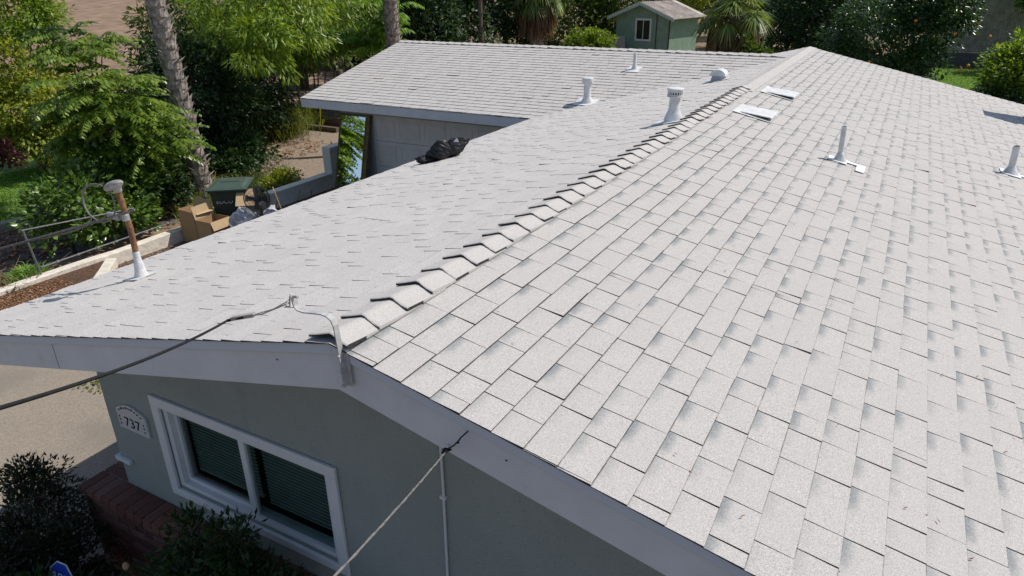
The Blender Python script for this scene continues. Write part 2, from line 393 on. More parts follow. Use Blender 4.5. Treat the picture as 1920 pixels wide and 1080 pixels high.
for q in (-2.35,):
    mb = MB(); z = -S*abs(q); mb.box((q-.0012, .0035, z-.235), (q+.0012, .0052, z-.065)); mb.build('board_joint', EDGE, house)
for q in (-.37, .86):
    for dz in (.11,):
        mb = MB(); z = -S*abs(q)-dz+random.uniform(-.01, .01); ellipsoid(mb, (q+random.uniform(-.02, .02), .003, z), (.0042, .003, .0042), None, 8, 5); mb.build('nail_head', EDGE, house)
# walls
GY = .6
XW = -3.15
mb = MB()
wx0, wx1, wz0, wz1 = -2.42, -.80, -2.17, -1.42       # rough window opening
def wall_piece(x0, x1, zb, zt0, zt1):
    mb.hexa([Vector(q) for q in ((x0, GY, zb), (x1, GY, zb), (x1, GY+.14, zb), (x0, GY+.14, zb))],
            [Vector(q) for q in ((x0, GY, zt0), (x1, GY, zt1), (x1, GY+.14, zt1), (x0, GY+.14, zt0))])
rz = lambda x: -S*abs(x)-.14
wall_piece(XW, wx0, GZ-.1, rz(XW), rz(wx0)); wall_piece(wx0, wx1, GZ-.1, wz0, wz0); wall_piece(wx0, wx1, wz1, rz(wx0), rz(wx1))
wall_piece(wx1, 0, GZ-.1, rz(wx1), rz(0)); wall_piece(0, WR-.6, GZ-.1, rz(0), rz(WR-.6))
mb.box((XW, GY+.14, GZ-.1), (XW+.14, YC+.35, ZE-.03)); mb.box((WR-.74, GY+.14, GZ-.1), (WR-.6, L-.4, -S*WR-.02))
mb.box((XW+.14, L-.55, GZ-.1), (WR-.74, L-.41, -.95))
mb.box((-8.55, YC+.35, GZ-.1), (-7.72, YC+.49, ZE-.1)); mb.box((-7.72, YC+.35, -1.165), (-3.01, YC+.49, ZE-.1)); mb.box((-3.3, YC+.35, GZ-.1), (-3.01, YC+.49, -1.165))
mb.box((-8.55, YC+.49, GZ-.1), (-8.41, 2*YR-YC-.5, ZE-.1)); mb.box((-8.41, 2*YR-YC-.64, GZ-.1), (-1, 2*YR-YC-.5, ZE-.1))
mb.build('wall', STUC, house)
# trim ledge on the corner
mb = MB(); mb.box((XW-.025, GY-.035, -2.17), (XW+.16, GY-.002, -2.13)); mb.box((XW-.035, GY-.03, -2.165), (XW-.002, GY+.1, -2.135))
mb.build('corner_ledge', WHITEP, house, bevel=.004)

# garage door, raised panels
GD = mat('garage_door_paint', (.58, .56, .53), .6, noise=.1, nscale=4)
mb = MB(); gy = YC+.40
mb.box((-7.72, gy+.03, GZ), (-3.3, gy+.07, -1.165))
for r in range(4):
    z0 = GZ+r*.534; mb.box((-7.72, gy, z0+.004), (-3.3, gy+.029, z0+.530))
    for c in range(7):
        x0 = -7.72+c*.631+.06
        # raised frame around a sunk field
        mb.box((x0, gy-.006, z0+.09), (x0+.51, gy-.001, z0+.10)); mb.box((x0, gy-.006, z0+.43), (x0+.51, gy-.001, z0+.44))
        mb.box((x0, gy-.006, z0+.101), (x0+.01, gy-.001, z0+.429)); mb.box((x0+.50, gy-.006, z0+.101), (x0+.51, gy-.001, z0+.429))
        mb.box((x0+.03, gy-.004, z0+.12), (x0+.48, gy-.001, z0+.41))
mb.build('garage_door', GD, house)

# window
win = MB()
fx0, fx1, fz0, fz1 = -2.50, -.71, -2.25, -1.35
y0, y1 = GY-.028, GY-.002
t_ = .085
win.box((fx0, y0, fz1-t_), (fx1, y1, fz1)); win.box((fx0, y0, fz0), (fx1, y1, fz0+t_*.8)); win.box((fx0, y0, fz0+t_*.8), (fx0+t_, y1, fz1-t_)); win.box((fx1-t_, y0, fz0+t_*.8), (fx1, y1, fz1-t_))
wo = win.build('window', WHITEP, house, bevel=.006); wo['label'] = 'white framed two-pane sliding window with lowered blinds'
mb = MB()   # vinyl frame set into the opening
i0, i1, k0, k1 = wx0+.004, wx1-.004, wz0+.004, wz1-.004
yy0, yy1 = GY+.005, GY+.11
mb.box((i0, yy0, k0), (i0+.05, yy1, k1)); mb.box((i1-.035, yy0, k0), (i1, yy1, k1)); mb.box((i0+.05, yy0, k0), (i1-.035, yy1, k0+.04)); mb.box((i0+.05, yy0, k1-.04), (i1-.035, yy1, k1))
xm = -1.615
mb.box((xm-.028, GY+.015, k0+.04), (xm+.028, GY+.06, k1-.04))
mb.box((i0+.05, GY+.045, k0+.04), (i0+.085, GY+.085, k1-.04)); mb.box((i0+.085, GY+.045, k0+.04), (xm-.028, GY+.085, k0+.075)); mb.box((i0+.085, GY+.045, k1-.07), (xm-.028, GY+.085, k1-.04))
fr = mb.build('frame', WHITEP, wo, bevel=.004)
glm = bpy.data.materials.new('window_glass'); glm.use_nodes = True; t = glm.node_tree; out = t.nodes['Material Output']
tp = N(t, 'ShaderNodeBsdfTransparent'); tp.inputs[0].default_value = (.76, .82, .79, 1); gl = N(t, 'ShaderNodeBsdfGlossy'); gl.inputs['Roughness'].default_value = .01
lw = N(t, 'ShaderNodeLayerWeight'); lw.inputs[0].default_value = .5; fr_ = mth(t, 'ADD', mth(t, 'MULTIPLY', mth(t, 'POWER', lw.outputs['Facing'], 4.0), .9), .03, None, True); mx = N(t, 'ShaderNodeMixShader'); t.links.new(fr_, mx.inputs[0]); t.links.new(tp.outputs[0], mx.inputs[1]); t.links.new(gl.outputs[0], mx.inputs[2]); t.links.new(mx.outputs[0], out.inputs[0])
for (a_, b_, yy) in ((i0+.085, xm-.028, GY+.065), (xm+.028, i1-.035, GY+.035)):
    mb = MB(); mb.box((a_, yy, k0+.04), (b_, yy+.005, k1-.04)); mb.build('pane', glm, wo)
BL = mat('blind_slat', (.36, .40, .37), .6, noise=.1)
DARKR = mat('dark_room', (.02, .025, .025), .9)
for (a_, b_, zlow) in ((i0+.09, xm-.02, k0+.12), (xm+.05, i1-.04, k0+.10)):
    mb = MB(); z = k1-.05
    while z > zlow:
        mb.add([(a_, GY+.125, z-.008), (b_, GY+.125, z-.008), (b_, GY+.136, z), (a_, GY+.136, z)], [(0, 1, 2, 3)]); 
        mb.add([(a_, GY+.125, z-.0095), (b_, GY+.125, z-.0095), (b_, GY+.136, z-.0015), (a_, GY+.136, z-.0015)], [(0, 3, 2, 1)]); z -= .0300
    mb.box((a_, GY+.125, zlow-.02), (b_, GY+.15, zlow-.005))
    mb.build('blind', BL, wo)
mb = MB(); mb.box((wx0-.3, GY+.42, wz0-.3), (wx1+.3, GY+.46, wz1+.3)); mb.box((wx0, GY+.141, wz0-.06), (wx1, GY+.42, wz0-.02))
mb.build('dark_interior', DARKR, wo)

# wall conduit
mb = MB()
mb.tube([(.10, GY-.012, -.42), (.10, GY-.012, -1.2), (.085, GY-.012, -2.2), (.08, GY-.012, GZ)], .0085, 8)
for z in (-1.25, -2.3): mb.box((.078, GY-.022, z-.01), (.115, GY-.001, z+.01))
mb.tube([(.10, GY-.012, -.42), (.30, .30, -.40), (.585, -.02, -.335)], .006, 6)
mb.build('wall_conduit', WHITEP, house, smooth=True)

# ------------------------------------------------------------------ roof penetrations
def zr(x): return -S*abs(x)
def zg(y): return -S2*(YR-y)
def flashing(mb, x, y, rx, ry, sgn, gar=False, t=.006):
    o = .010
    pts = [(x-rx, y-ry), (x+rx, y-ry), (x+rx, y+ry), (x-rx, y+ry)]
    f = (lambda q: zg(q[1])) if gar else (lambda q: zr(q[0]))
    mb.hexa([Vector((q[0], q[1], f(q)+o)) for q in pts], [Vector((q[0], q[1], f(q)+o+t)) for q in pts])
# B-vent with louvred storm cap
vx, vy = -.224, 5.666; vz = zr(vx)
mb = MB(); mb.lathe([(.105, -.03), (.100, .03), (.075, .10), (.060, .135), (.056, .27)], (vx, vy, vz), 24)
v = mb.build('flue_vent', VENTW, house, smooth=True); v['label'] = 'large round flue with louvred cap beside the main ridge'
mb = MB(); mb.lathe([(.058, .262), (.088, .268), (.090, .275), (.078, .278)], (vx, vy, vz), 24); mb.lathe([(.07, .33), (.088, .334), (.088, .352), (.080, .360), (.03, .366)], (vx, vy, vz), 24)
for k in range(18):
    a = k*2*math.pi/18; M = Matrix.Translation((vx, vy, vz)) @ Matrix.Rotation(a, 4, 'Z')
    mb.box((.077, -.006, .279), (.083, .006, .331), 0, M)
for zz in (.279, .318): mb.lathe([(.080, zz), (.084, zz), (.084, zz+.012), (.080, zz+.012)], (vx, vy, vz), 24)
mb.lathe([(.060, .27), (.060, .34)], (vx, vy, vz), 16, 1)
mb.build('vent_cap', [VENTW, mat('vent_inside', (.03, .03, .03), .8)], v, smooth=True)
mb = MB(); flashing(mb, vx-.03, vy-.02, .17, .15, -1); mb.build('flashing', VENTW, v)
# capped flue on the garage slope
vx, vy = -3.08, 10.02; vz = zg(vy)
mb = MB(); mb.lathe([(.12, -.03), (.105, .02), (.075, .07), (.066, .11), (.066, .33)], (vx, vy, vz), 20)
v = mb.build('flue_vent', VENTW, house, smooth=True); v['label'] = 'white flue with a short round cap on the garage slope'
mb = MB(); mb.lathe([(.098, .33), (.102, .34), (.102, .425), (.095, .43), (.02, .432)], (vx, vy, vz), 20); mb.build('vent_cap', VENTW, v, smooth=True)
mb = MB(); flashing(mb, vx, vy-.03, .20, .15, -1, True); mb.build('flashing', VENTW, v)
# thin stack on the garage slope
vx, vy = -2.80, 11.69; vz = zg(vy)
mb = MB(); mb.lathe([(.075, -.03), (.055, .03), (.036, .09), (.034, .10), (.034, .31), (.027, .312)], (vx, vy, vz), 16)
v = mb.build('plumbing_vent', VENTW, house, smooth=True); v['label'] = 'thin white pipe near the garage ridge'
mb = MB(); flashing(mb, vx, vy-.04, .13, .14, -1, True); mb.build('flashing', VENTW, v)
# dome gooseneck vent
vx, vy = -.80, 10.16; vz = zr(vx)
mb = MB()
mb.lathe([(.15, -.04), (.125, .02), (.115, .06), (.112, .10)], (vx, vy, vz), 20)
v = mb.build('dome_vent', GALV, house, smooth=True); v['label'] = 'squat dome topped vent near the far end of the ridge'
mb = MB()
sec = []
for k in range(11):
    a = math.pi*k/10; sec.append((math.cos(a)*.128, math.sin(a)*.10+.085))
n = len(sec)
b0 = [Vector((vx+q[0], vy-.12, vz+q[1])) for q in sec]; b1 = [Vector((vx+q[0], vy+.12, vz+q[1])) for q in sec]
mb.hexa(b0, b1); mb.build('dome_hood', VENTW, v, smooth=True)
mb = MB(); flashing(mb, vx-.02, vy, .20, .18, -1); mb.build('flashing', VENTW, v)
# two low slant-back vents on the right slope
def slant(x, y, label):
    mb = MB(); o = .012
    def P(dx, dy, h): return Vector((x+dx, y+dy, zr(x+dx)+h))
    # base flange
    mb.hexa([P(-.235, -.27, o), P(.20, -.27, o), P(.20, .27, o), P(-.235, .27, o)], [P(-.235, -.27, o+.004), P(.20, -.27, o+.004), P(.20, .27, o+.004), P(-.235, .27, o+.004)])
    v = mb.build('roof_vent', VENTW, house); v['label'] = label
    mb = MB()
    bot = [P(-.16, -.22, .018), P(.20, -.23, .050), P(.20, .23, .050), P(-.16, .22, .018)]
    top = [P(-.15, -.21, .028), P(.19, -.22, .062), P(.19, .22, .062), P(-.15, .21, .028)]
    mb.hexa(bot, top)
    lip = [P(.195, -.23, .036), P(.203, -.23, .036), P(.203, .23, .036), P(.195, .23, .036)]
    mb.hexa(lip, [q+Vector((0, 0, .022)) for q in lip])
    mb.build('vent_hood', VENTW, v, bevel=.004)
    mb = MB(); q = [P(-.12, -.18, .017), P(.16, -.18, .017), P(.16, .18, .017), P(-.12, .18, .017)]
    mb.hexa(q, [P(-.12, -.18, .02), P(.16, -.18, .040), P(.16, .18, .040), P(-.12, .18, .02)]); mb.build('vent_throat', EDGE, v)
slant(.455, 6.80, 'nearer of two flat slanted white roof vents'); slant(.455, 8.47, 'farther of two flat slanted white roof vents')
# bare plumbing stacks on the right slope
def stack(x, y, h, r, lean, label, strip):
    z = zr(x); mb = MB()
    mb.tube([(x, y, z+.02), (x+lean[0]*.3, y+lean[1]*.3, z+h*.3), (x+lean[0], y+lean[1], z+h)], r, 14, 0, cap=False)
    mb.tube([(x+lean[0], y+lean[1], z+h), (x, y, z+.05)], r*.82, 14, 1, cap=False)
    n = 14; T = [Vector((x+lean[0]+math.cos(2*math.pi*j/n)*q, y+lean[1]+math.sin(2*math.pi*j/n)*q, z+h)) for q in (r, r*.82) for j in range(n)]
    mb.add(T, [(j, (j+1)%n, n+(j+1)%n, n+j) for j in range(n)], 0)
    v = mb.build('plumbing_vent', [VENTW, EDGE], house, smooth=True); v['label'] = label
    mb = MB(); mb.lathe([(r*2.9, -.03), (r*2.3, .015), (r*1.4, .07), (r*1.05, .10), (r*1.0, .101)], (x, y, z), 16); mb.build('boot_collar', VENTW, v, smooth=True)
    mb = MB()
    def P(a, b, hh): return Vector((a, b, zr(a)+hh))
    for (x0, y0_, x1, y1_) in strip:
        q = [(x0, y0_), (x1, y0_), (x1, y1_), (x0, y1_)]
        mb.hexa([P(a, b, .011) for a, b in q], [P(a, b, .017) for a, b in q])
    mb.build('flashing', mat('sealant_white', (.80, .81, .80), .6), v)
stack(1.485, 5.83, .355, .027, (-.01, .0), 'tall thin white pipe in the middle of the right slope', [(1.38, 5.74, 1.56, 5.92), (1.56, 5.83, 1.68, 5.90), (1.655, 5.62, 1.735, 5.90)])
stack(3.19, 7.80, .33, .036, (-.01, -.02), 'white pipe with a wide collar at the right edge of the frame', [(3.09, 7.68, 3.30, 7.92), (3.30, 7.79, 3.6, 7.86)])
# tall chimney box that throws the shadow at the right edge
mb = MB(); cx_, cy_ = 4.22, 12.95; zc = zr(cx_)
mb.box((cx_-.22, cy_-.22, zc-.2), (cx_+.22, cy_+.22, zc+1.7))
v = mb.build('chimney', VENTW, house); v['label'] = 'white boxed chimney just beyond the right edge, its shadow on the slope'
mb = MB(); mb.box((cx_-.26, cy_-.26, zc+1.701), (cx_+.26, cy_+.26, zc+1.76)); mb.build('chimney_cap', VENTW, v, bevel=.01)
mb = MB(); flashing(mb, cx_-.05, cy_, .34, .30, 1); mb.build('flashing', VENTW, v)

# service mast with weatherhead
mb = MB(); mx, my = -3.0, 1.05; mz = zr(mx)
topm = Vector((-2.985, 1.02, mz+.745))
mb.tube([(mx, my, mz+.16), (mx*.6+topm.x*.4, my, mz+.4), topm], .022, 16)
v = mb.build('service_mast', RUST, house, smooth=True); v['label'] = 'rusty electrical mast rising from the left roof slope'
mb = MB(); mb.lathe([(.062, -.03), (.052, .02), (.042, .05), (.036, .11), (.027, .16), (.0255, .22)], (mx, my, mz), 20); 
mb.build('mast_boot', mat('mast_boot_white', (.74, .74, .74), .6, noise=.2, nscale=20, bump=.4), v, smooth=True)
mb = MB(); flashing(mb, mx-.02, my, .10, .09, -1); mb.build('flashing', VENTW, v)
# weatherhead: cast bonnet leaning to the left
mb = MB()
ellipsoid(mb, topm+Vector((-.045, 0, -.004)), (.125, .050, .034), Matrix.Rotation(R(-20), 4, 'Y'), 18, 11, cut=lambda q: Vector((q.x, q.y*(1-.35*max(0, -q.x)/.1), max(q.z, -.028))))
mb.lathe([(.027, -.045), (.031, -.04), (.033, .0), (.028, .02)], topm, 16)
mb.build('weatherhead', ZINC, v, smooth=True)
mb = MB(); mb.lathe([(.026, -.025), (.029, -.02), (.029, .02), (.026, .025)], (mx*.7+topm.x*.3+.001, 1.035, mz+.50), 16)
mb.box((-3.17, 1.0, mz+.475), (-3.035, 1.03, mz+.52)); mb.build('mast_clamp', GALV, v)
def arc(p0, p1, p2, p3, n=10):
    p0, p1, p2, p3 = map(Vector, (p0, p1, p2, p3)); o = []
    for i in range(n+1):
        u = i/n; o.append(p0*(1-u)**3+p1*3*u*(1-u)**2+p2*3*u*u*(1-u)+p3*u**3)
    return o
# service drop cable with drip loops
mb = MB()
hd = Vector((-3.13, 1.0, .035)); cl = Vector((-3.10, 1.0, mz+.50))
mb.tube(arc(hd, (-3.40, 1.0, .06), (-3.50, 1.0, -.12), (-3.40, 1.0, -.225))+arc((-3.38, 1.0, -.235), (-3.3, 1.0, -.29), (-3.15, 1.0, -.27), (-3.06, 1.0, -.17))[1:]+arc((-3.05, 1.0, -.15), (-2.99, .99, -.08), (-3.02, .99, -.0), (-3.06, 1.0, .0))[1:], .0065, 8)
mb.tube(arc(hd, (-3.42, 1.01, .05), (-3.51, 1.01, -.14), (-3.40, 1.01, -.25))+arc((-3.38, 1.01, -.27), (-3.5, 1, -.36), (-3.8, 1, -.45), (-4.2, 1, -.56))[1:], .0065, 8)
pts = [Vector((-2.80, 1.0, -.105)), Vector((-3.10, 1.0, -.20))]+[Vector((-3.3-i*.25, 1.0-.004*i, -.265-i*.0775)) for i in range(16)]
mb.tube(pts, .0065, 8)
for ph in (0, 2.1, 4.2):
    q = [p+Vector((0, math.cos(i*.9+ph)*.010, math.sin(i*.9+ph)*.010)) for i, p in enumerate([Vector((-3.15-i*.05, 1.0, -.222-i*.0155)) for i in range(78)])]
    mb.tube(q, .0036, 6)
sc_ = mb.build('service_cable', ROPE, None, smooth=True); tag(sc_, 'grey twisted power cable looping out of the rusty roof mast and off to the left', 'cable')

# steel bracket on the gable peak
mb = MB()
def strap(mb, pts, w, t, mi=0, side=(0, 1, 0)):
    """flat bar swept through pts; width along side"""
    pts = [Vector(p) for p in pts]; sd_ = Vector(side); k = len(pts); vs = []
    for i, p in enumerate(pts):
        tg = (pts[min(i+1, k-1)]-pts[max(i-1, 0)]).normalized(); nn = tg.cross(sd_).normalized()
        for a, b in ((-1, -1), (1, -1), (1, 1), (-1, 1)): vs.append(p+sd_*(a*w/2)+nn*(b*t/2))
    fs = [(i*4+j, i*4+(j+1)%4, (i+1)*4+(j+1)%4, (i+1)*4+j) for i in range(k-1) for j in range(4)]+[(3, 2, 1, 0), (k*4-4, k*4-3, k*4-2, k*4-1)]
    mb.add(vs, fs, mi)
yb = -.030
strap(mb, [(.078, yb, -.185), (.070, yb, .02), (.062, yb, .105), (.050, yb, .130), (.03, yb, .142), (.0, yb, .146), (-.10, yb, .132), (-.135, yb, .134), (-.150, yb, .150), (-.160, yb, .205)], .030, .006)
mb.box((.058, -.0155, -.19), (.10, -.010, -.02))
for z in (-.17, -.10, -.03): mb.lathe([(.007, 0), (.007, .006), (.004, .009)], (.078, -.047, z), 8, 0, Matrix.Rotation(R(90), 4, 'X'))
mb.tube([(-.165, yb, .19), (-.12, yb-.01, .198)], .007, 8)
v = mb.build('cable_bracket', mat('painted_bracket', (.50, .50, .49), .55, noise=.3, nscale=18), house, bevel=.0015); v['label'] = 'bent flat steel bracket screwed to the gable peak'
# cable run from the bracket towards the lower left
mb = MB()
e0 = Vector((-.185, yb, .155)); grip = Vector((-.40, -.055, .055))
mb.tube([e0, (-.22, yb, .135), grip+Vector((.06, 0, .02)), grip], .0032, 6)
mb.tube([e0+Vector((0, .01, .01)), (-.30, yb+.01, .095), grip+Vector((0, .01, 0))], .0028, 6)
mb.tube([(-.155, yb-.02, .20), (-.165, yb-.02, .15), (-.19, yb-.02, .14), (-.20, yb+.01, .16), (-.165, yb+.02, .175)], .003, 6)
mb.box((-.06, -.011, -.010), (.06, .011, .006), 0, Matrix.Translation(grip+Vector((-.06, -.005, -.015))) @ Matrix.Rotation(R(17), 4, 'Z') @ Matrix.Rotation(R(-14), 4, 'Y'))
endp = Vector((-.02, -1.20, .36))
pA = grip+Vector((-.14, -.03, -.045))
mb.tube([grip+Vector((-.05, -.01, -.015)), pA], .007, 8, 1)
ctl = [pA]
tgt = Vector((.346, -1.331, .564))      # passes left frame edge
for i in range(1, 25):
    u = i/20; q = pA.lerp(tgt, u); q.z -= .10*u*(1-u); ctl.append(q)
mb.tube(ctl, .0053, 10, 1)
c_ = mb.build('overhead_cable', [mat('cable_grip', (.45, .42, .38), .5, .3), CABD], None, smooth=True); tag(c_, 'thick dark cable leaving the gable peak bracket towards the lower left', 'cable')
# hook and second cable
mb = MB()
mb.tube([(.672, .0, -.235), (.665, -.045, -.240), (.655, -.055, -.262), (.650, -.035, -.275)], .003, 8); mb.tube([(.66, -.04, -.25), (.63, -.045, -.29), (.60, -.045, -.315)], .003, 8)
mb.box((.583, -.055, -.330), (.60, -.040, -.317)); mb.tube([(.575, -.05, -.340), (.62, -.05, -.308)], .005, 8)
v = mb.build('wall_hook', CABD, house, smooth=True); v['label'] = 'small dark screw hook under the right rake board'
mb = MB(); a = Vector((.60, -.05, -.32)); bq = Vector((1.05, -1.114, .224))
pts = []
for i in range(31):
    u = i/24; q = a.lerp(bq, u); q.z -= .03*u*(1-u); pts.append(q)
mb.tube(pts, .0030, 8)
sp_ = []
for i in range(161):
    u = i/130*1.05; q = a.lerp(bq, u); q.z -= .03*u*(1-u)
    sp_.append(q+Vector((math.cos(i*.28)*.0026, math.sin(i*.28)*.0015, math.sin(i*.28)*.0022)))
mb.tube(sp_, .0016, 5)
c_ = mb.build('overhead_cable', ROPE, None, smooth=True); tag(c_, 'thin pale wrapped cable hanging from the hook under the right rake board', 'cable')

# house number plaque
PW = mat('plaque_ceramic', (.62, .62, .61), .4, noise=.15, nscale=25)
INK = mat('plaque_ink', (.012, .012, .014), .6)
pq = empty('house_number_plaque', (-2.80, .585, -1.70), 'white arched house number plaque reading 737 on the grey wall', 'sign')
mb = MB(); px0, px1 = -2.985, -2.63
out = [(px0, -1.79), (px1, -1.79), (px1, -1.615)]
for i in range(9):
    u = i/8; out.append((px1-.02-(px1-px0-.04)*u, -1.615+.012+.052*math.sin(math.pi*u)))
out.append((px0, -1.615))
mb.hexa([Vector((x, .598, z)) for x, z in out], [Vector((x, .578, z)) for x, z in out]); mb.build('plate', PW, pq, bevel=.003)
def text(s, size, M, m, name, parent, ext=.002):
    cu = bpy.data.curves.new(name, 'FONT'); cu.body = s; cu.size = size; cu.extrude = ext; cu.align_x = 'CENTER'; cu.align_y = 'CENTER'; cu.space_character = 1.05
    ob = bpy.data.objects.new('tmp', cu); C.objects.link(ob); dg = bpy.context.evaluated_depsgraph_get(); dg.update()
    me = bpy.data.meshes.new_from_object(ob.evaluated_get(dg)); bpy.data.objects.remove(ob)
    me.materials.clear(); me.materials.append(m); me.transform(M); return link(name, me, parent)
text('737', .125, Matrix.Translation((-2.807, .577, -1.715)) @ Matrix.Rotation(R(90), 4, 'X'), INK, 'numerals', pq)
mb = MB()
for k in range(9):
    u = (k+.5)/9; x = px0+.03+(px1-px0-.06)*u; z = -1.625+.05*math.sin(math.pi*u)
    mb = MB(); mb.box((x-.012, .5755, z-.004), (x+.010, .5775, z+.006+.004*(k % 2)), 0); mb.build('leaf_ornament', INK, pq)
for z in (-1.68, -1.71, -1.745):
    for x in (px0+.03, px1-.035): mb = MB(); mb.box((x-.006, .5755, z-.008), (x+.006, .5775, z+.008)); mb.build('leaf_ornament', INK, pq)

# ------------------------------------------------------------------ ground
def zter(x, y):
    d = math.hypot(x, y); f = max(0, d-62)
    k = max(0, min(1, (-x-10)/30))
    return GZ-.02+.045*f*(.35+.65*k)+.25*math.sin(x*.05)*min(1, max(0, (d-40)/40))
mb = MB(); rs = [0, 6, 12, 18, 24, 30, 38, 46, 55, 65, 80, 100, 130, 170, 230, 320, 500, 900]; na = 72
vs = [(0, 0, GZ-.02)]
for r_ in rs[1:]:
    for j in range(na):
        a = 2*math.pi*j/na; vs.append((r_*math.cos(a), r_*math.sin(a), zter(r_*math.cos(a), r_*math.sin(a))))
fs = [(0, 1+j, 1+(j+1) % na) for j in range(na)]
for i in range(len(rs)-2):
    for j in range(na): fs.append((1+i*na+j, 1+(i+1)*na+j, 1+(i+1)*na+(j+1) % na, 1+i*na+(j+1) % na))
mb.add(vs, fs)
EARTH = mat('dry_earth', (.30, .20, .135), .95, noise=.4, nscale=.6, bump=.3, bscale=6, col2=(.17, .12, .08))
tag(mb.build('ground', EARTH, None, smooth=True), kind='structure')
def sheet(name, pts, z, m, n=1):
    mb = MB(); mb.add([(x, y, z) for x, y in pts], [tuple(range(len(pts)))]); o = mb.build(name, m); return tag(o, kind='structure')
CONC = mat('driveway_aggregate', (.31, .26, .20), .92, noise=.35, nscale=45, bump=.3, bscale=120, col2=(.22, .19, .155))
t = CONC.node_tree; b = t.nodes["Principled BSDF"]; src = b.inputs['Base Color'].links[0].from_socket
co = N(t, 'ShaderNodeTexCoord'); n_ = N(t, 'ShaderNodeTexNoise'); n_.inputs['Scale'].default_value = .9; n_.inputs['Detail'].default_value = 7; t.links.new(co.outputs['Object'], n_.inputs['Vector'])
t.links.new(mixc(t, mapr(t, n_.outputs['Fac'], .48, .68, 0, .55), src, (.20, .175, .15)), b.inputs['Base Color'])
ASPH = mat('worn_asphalt', (.13, .105, .085), .95, noise=.4, nscale=30, bump=.3, bscale=90)
sheet('driveway', [(-10.05, -14), (-3.1, -14), (-3.1, 4.0), (-10.05, 4.0)], GZ+.004, CONC)
sheet('asphalt_apron', [(-10.05, 4.0), (-3.1, 4.0), (-3.1, 9.55), (-10.05, 9.55)], GZ+.004, ASPH)
MULCH = mat('bark_mulch', (.13, .075, .045), .95, noise=.6, nscale=22, bump=1, bscale=30, col2=(.045, .025, .016))
sheet('mulch_bed', [(-10.12, -4), (-8.1, -4), (-8.25, 2.9), (-8.95, 3.72), (-10.12, 4.78)], GZ+.15, MULCH)
sheet('front_bed', [(-3.6, -6), (6, -6), (6, .6), (-3.6, .6)], GZ+.009, mat('garden_soil', (.05, .035, .025), .95, noise=.5, nscale=20, bump=.8, bscale=30))
sheet('street', [(-13.9, -20), (-11.4, -20), (-11.4, 9), (-14.1, 9)], GZ-.008, mat('street_asphalt', (.16, .14, .125), .95, noise=.3, nscale=12))
LAWNM = mat('lawn_ground', (.15, .25, .05), .95, noise=.35, nscale=3)
sheet('lawn', [(-30, -6), (-14.1, -6), (-14.1, 8.5), (-17.5, 10), (-30, 10)], GZ+.004, LAWNM)
sheet('garden_path', [(-15.2, 9.3), (-10.3, 7.9), (-10.3, 26), (-22, 26)], GZ-.004, mat('path_aggregate', (.30, .235, .18), .95, noise=.35, nscale=10, bump=.3, bscale=60))
sheet('lawn', [(-4, 22), (16, 22), (18, 44.9), (-6, 44.9)], GZ-.006, LAWNM)

# painted curb wall along the driveway
CURB = mat('chipped_white_masonry', (.74, .68, .58), .85, noise=.22, nscale=7, bump=.5, bscale=18)
def curbwall(name, pts, w_, zt, label, cat, m=CURB, zb=GZ-.05):
    mb = MB()
    k = len(pts); Lf, Rt = [], []
    for i, p in enumerate(pts):
        a = Vector((*pts[max(i-1, 0)], 0)); b_ = Vector((*pts[min(i+1, k-1)], 0)); tg = (b_-a).normalized(); nn = Vector((-tg.y, tg.x, 0))*w_/2
        j = Vector((random.uniform(-.008, .008), random.uniform(-.008, .008), 0))
        Lf.append(Vector((*p, 0))+nn+j); Rt.append(Vector((*p, 0))-nn+j)
    vs = []
    for a, b_ in zip(Lf, Rt):
        dz = random.uniform(-.008, .008)
        vs += [(a.x, a.y, zb), (a.x, a.y, zt+dz), (b_.x, b_.y, zt+dz), (b_.x, b_.y, zb)]
    fs = [(i*4+j, i*4+(j+1) % 4, (i+1)*4+(j+1) % 4, (i+1)*4+j) for i in range(k-1) for j in range(4)]+[(3, 2, 1, 0), (k*4-4, k*4-3, k*4-2, k*4-1)]
    mb.add(vs, fs); o = mb.build(name, m, None, bevel=.012); return tag(o, label, cat)
curbwall('garden_wall', [(-10.2+.02*math.sin(i), -5+i*.5) for i in range(28)], .19, GZ+.22, 'low chipped cream painted wall running along the left of the driveway', 'wall')
curbwall('edging_block', [(-10.03, 4.78), (-9.7, 4.45), (-9.35, 4.1), (-9.0, 3.75)], .18, GZ+.17, 'short cream edging block between the bark mulch and the asphalt', 'edging')
curbwall('street_kerb', [(-14.2, -10+i) for i in range(19)], .2, GZ+.12, 'pale concrete kerb along the edge of the sunny lawn', 'kerb', mat('concrete', (.36, .32, .26), .9, noise=.2))
BLUW = mat('grey_block_wall', (.80, .76, .68), .9, noise=.12, nscale=6, bump=.3)
bw = empty('block_wall', (-10.1, 10.5, GZ), 'stepped grey painted block wall beside the garage', 'wall')
mb = MB()
for k in range(3): mb.box((-10.22, 8.62+.001, GZ+k*.115), (-10.02, 10.60, GZ+k*.115+.112))
for k in range(5): mb.box((-10.22, 10.605, GZ+k*.19), (-10.02, 15, GZ+k*.19+.187))
mb.build('blocks', BLUW, bw, bevel=.004)
mb = MB(); mb.box((-10.25, 10.57, GZ+.952), (-9.99, 15.03, GZ+1.0)); mb.box((-10.24, 8.6, GZ+.347), (-10.0, 10.568, GZ+.375)); mb.box((-10.24, 10.568, GZ+.3), (-10.0, 10.60, GZ+.951)); mb.build('coping', mat('coping_paint', (.85, .82, .76), .8), bw)

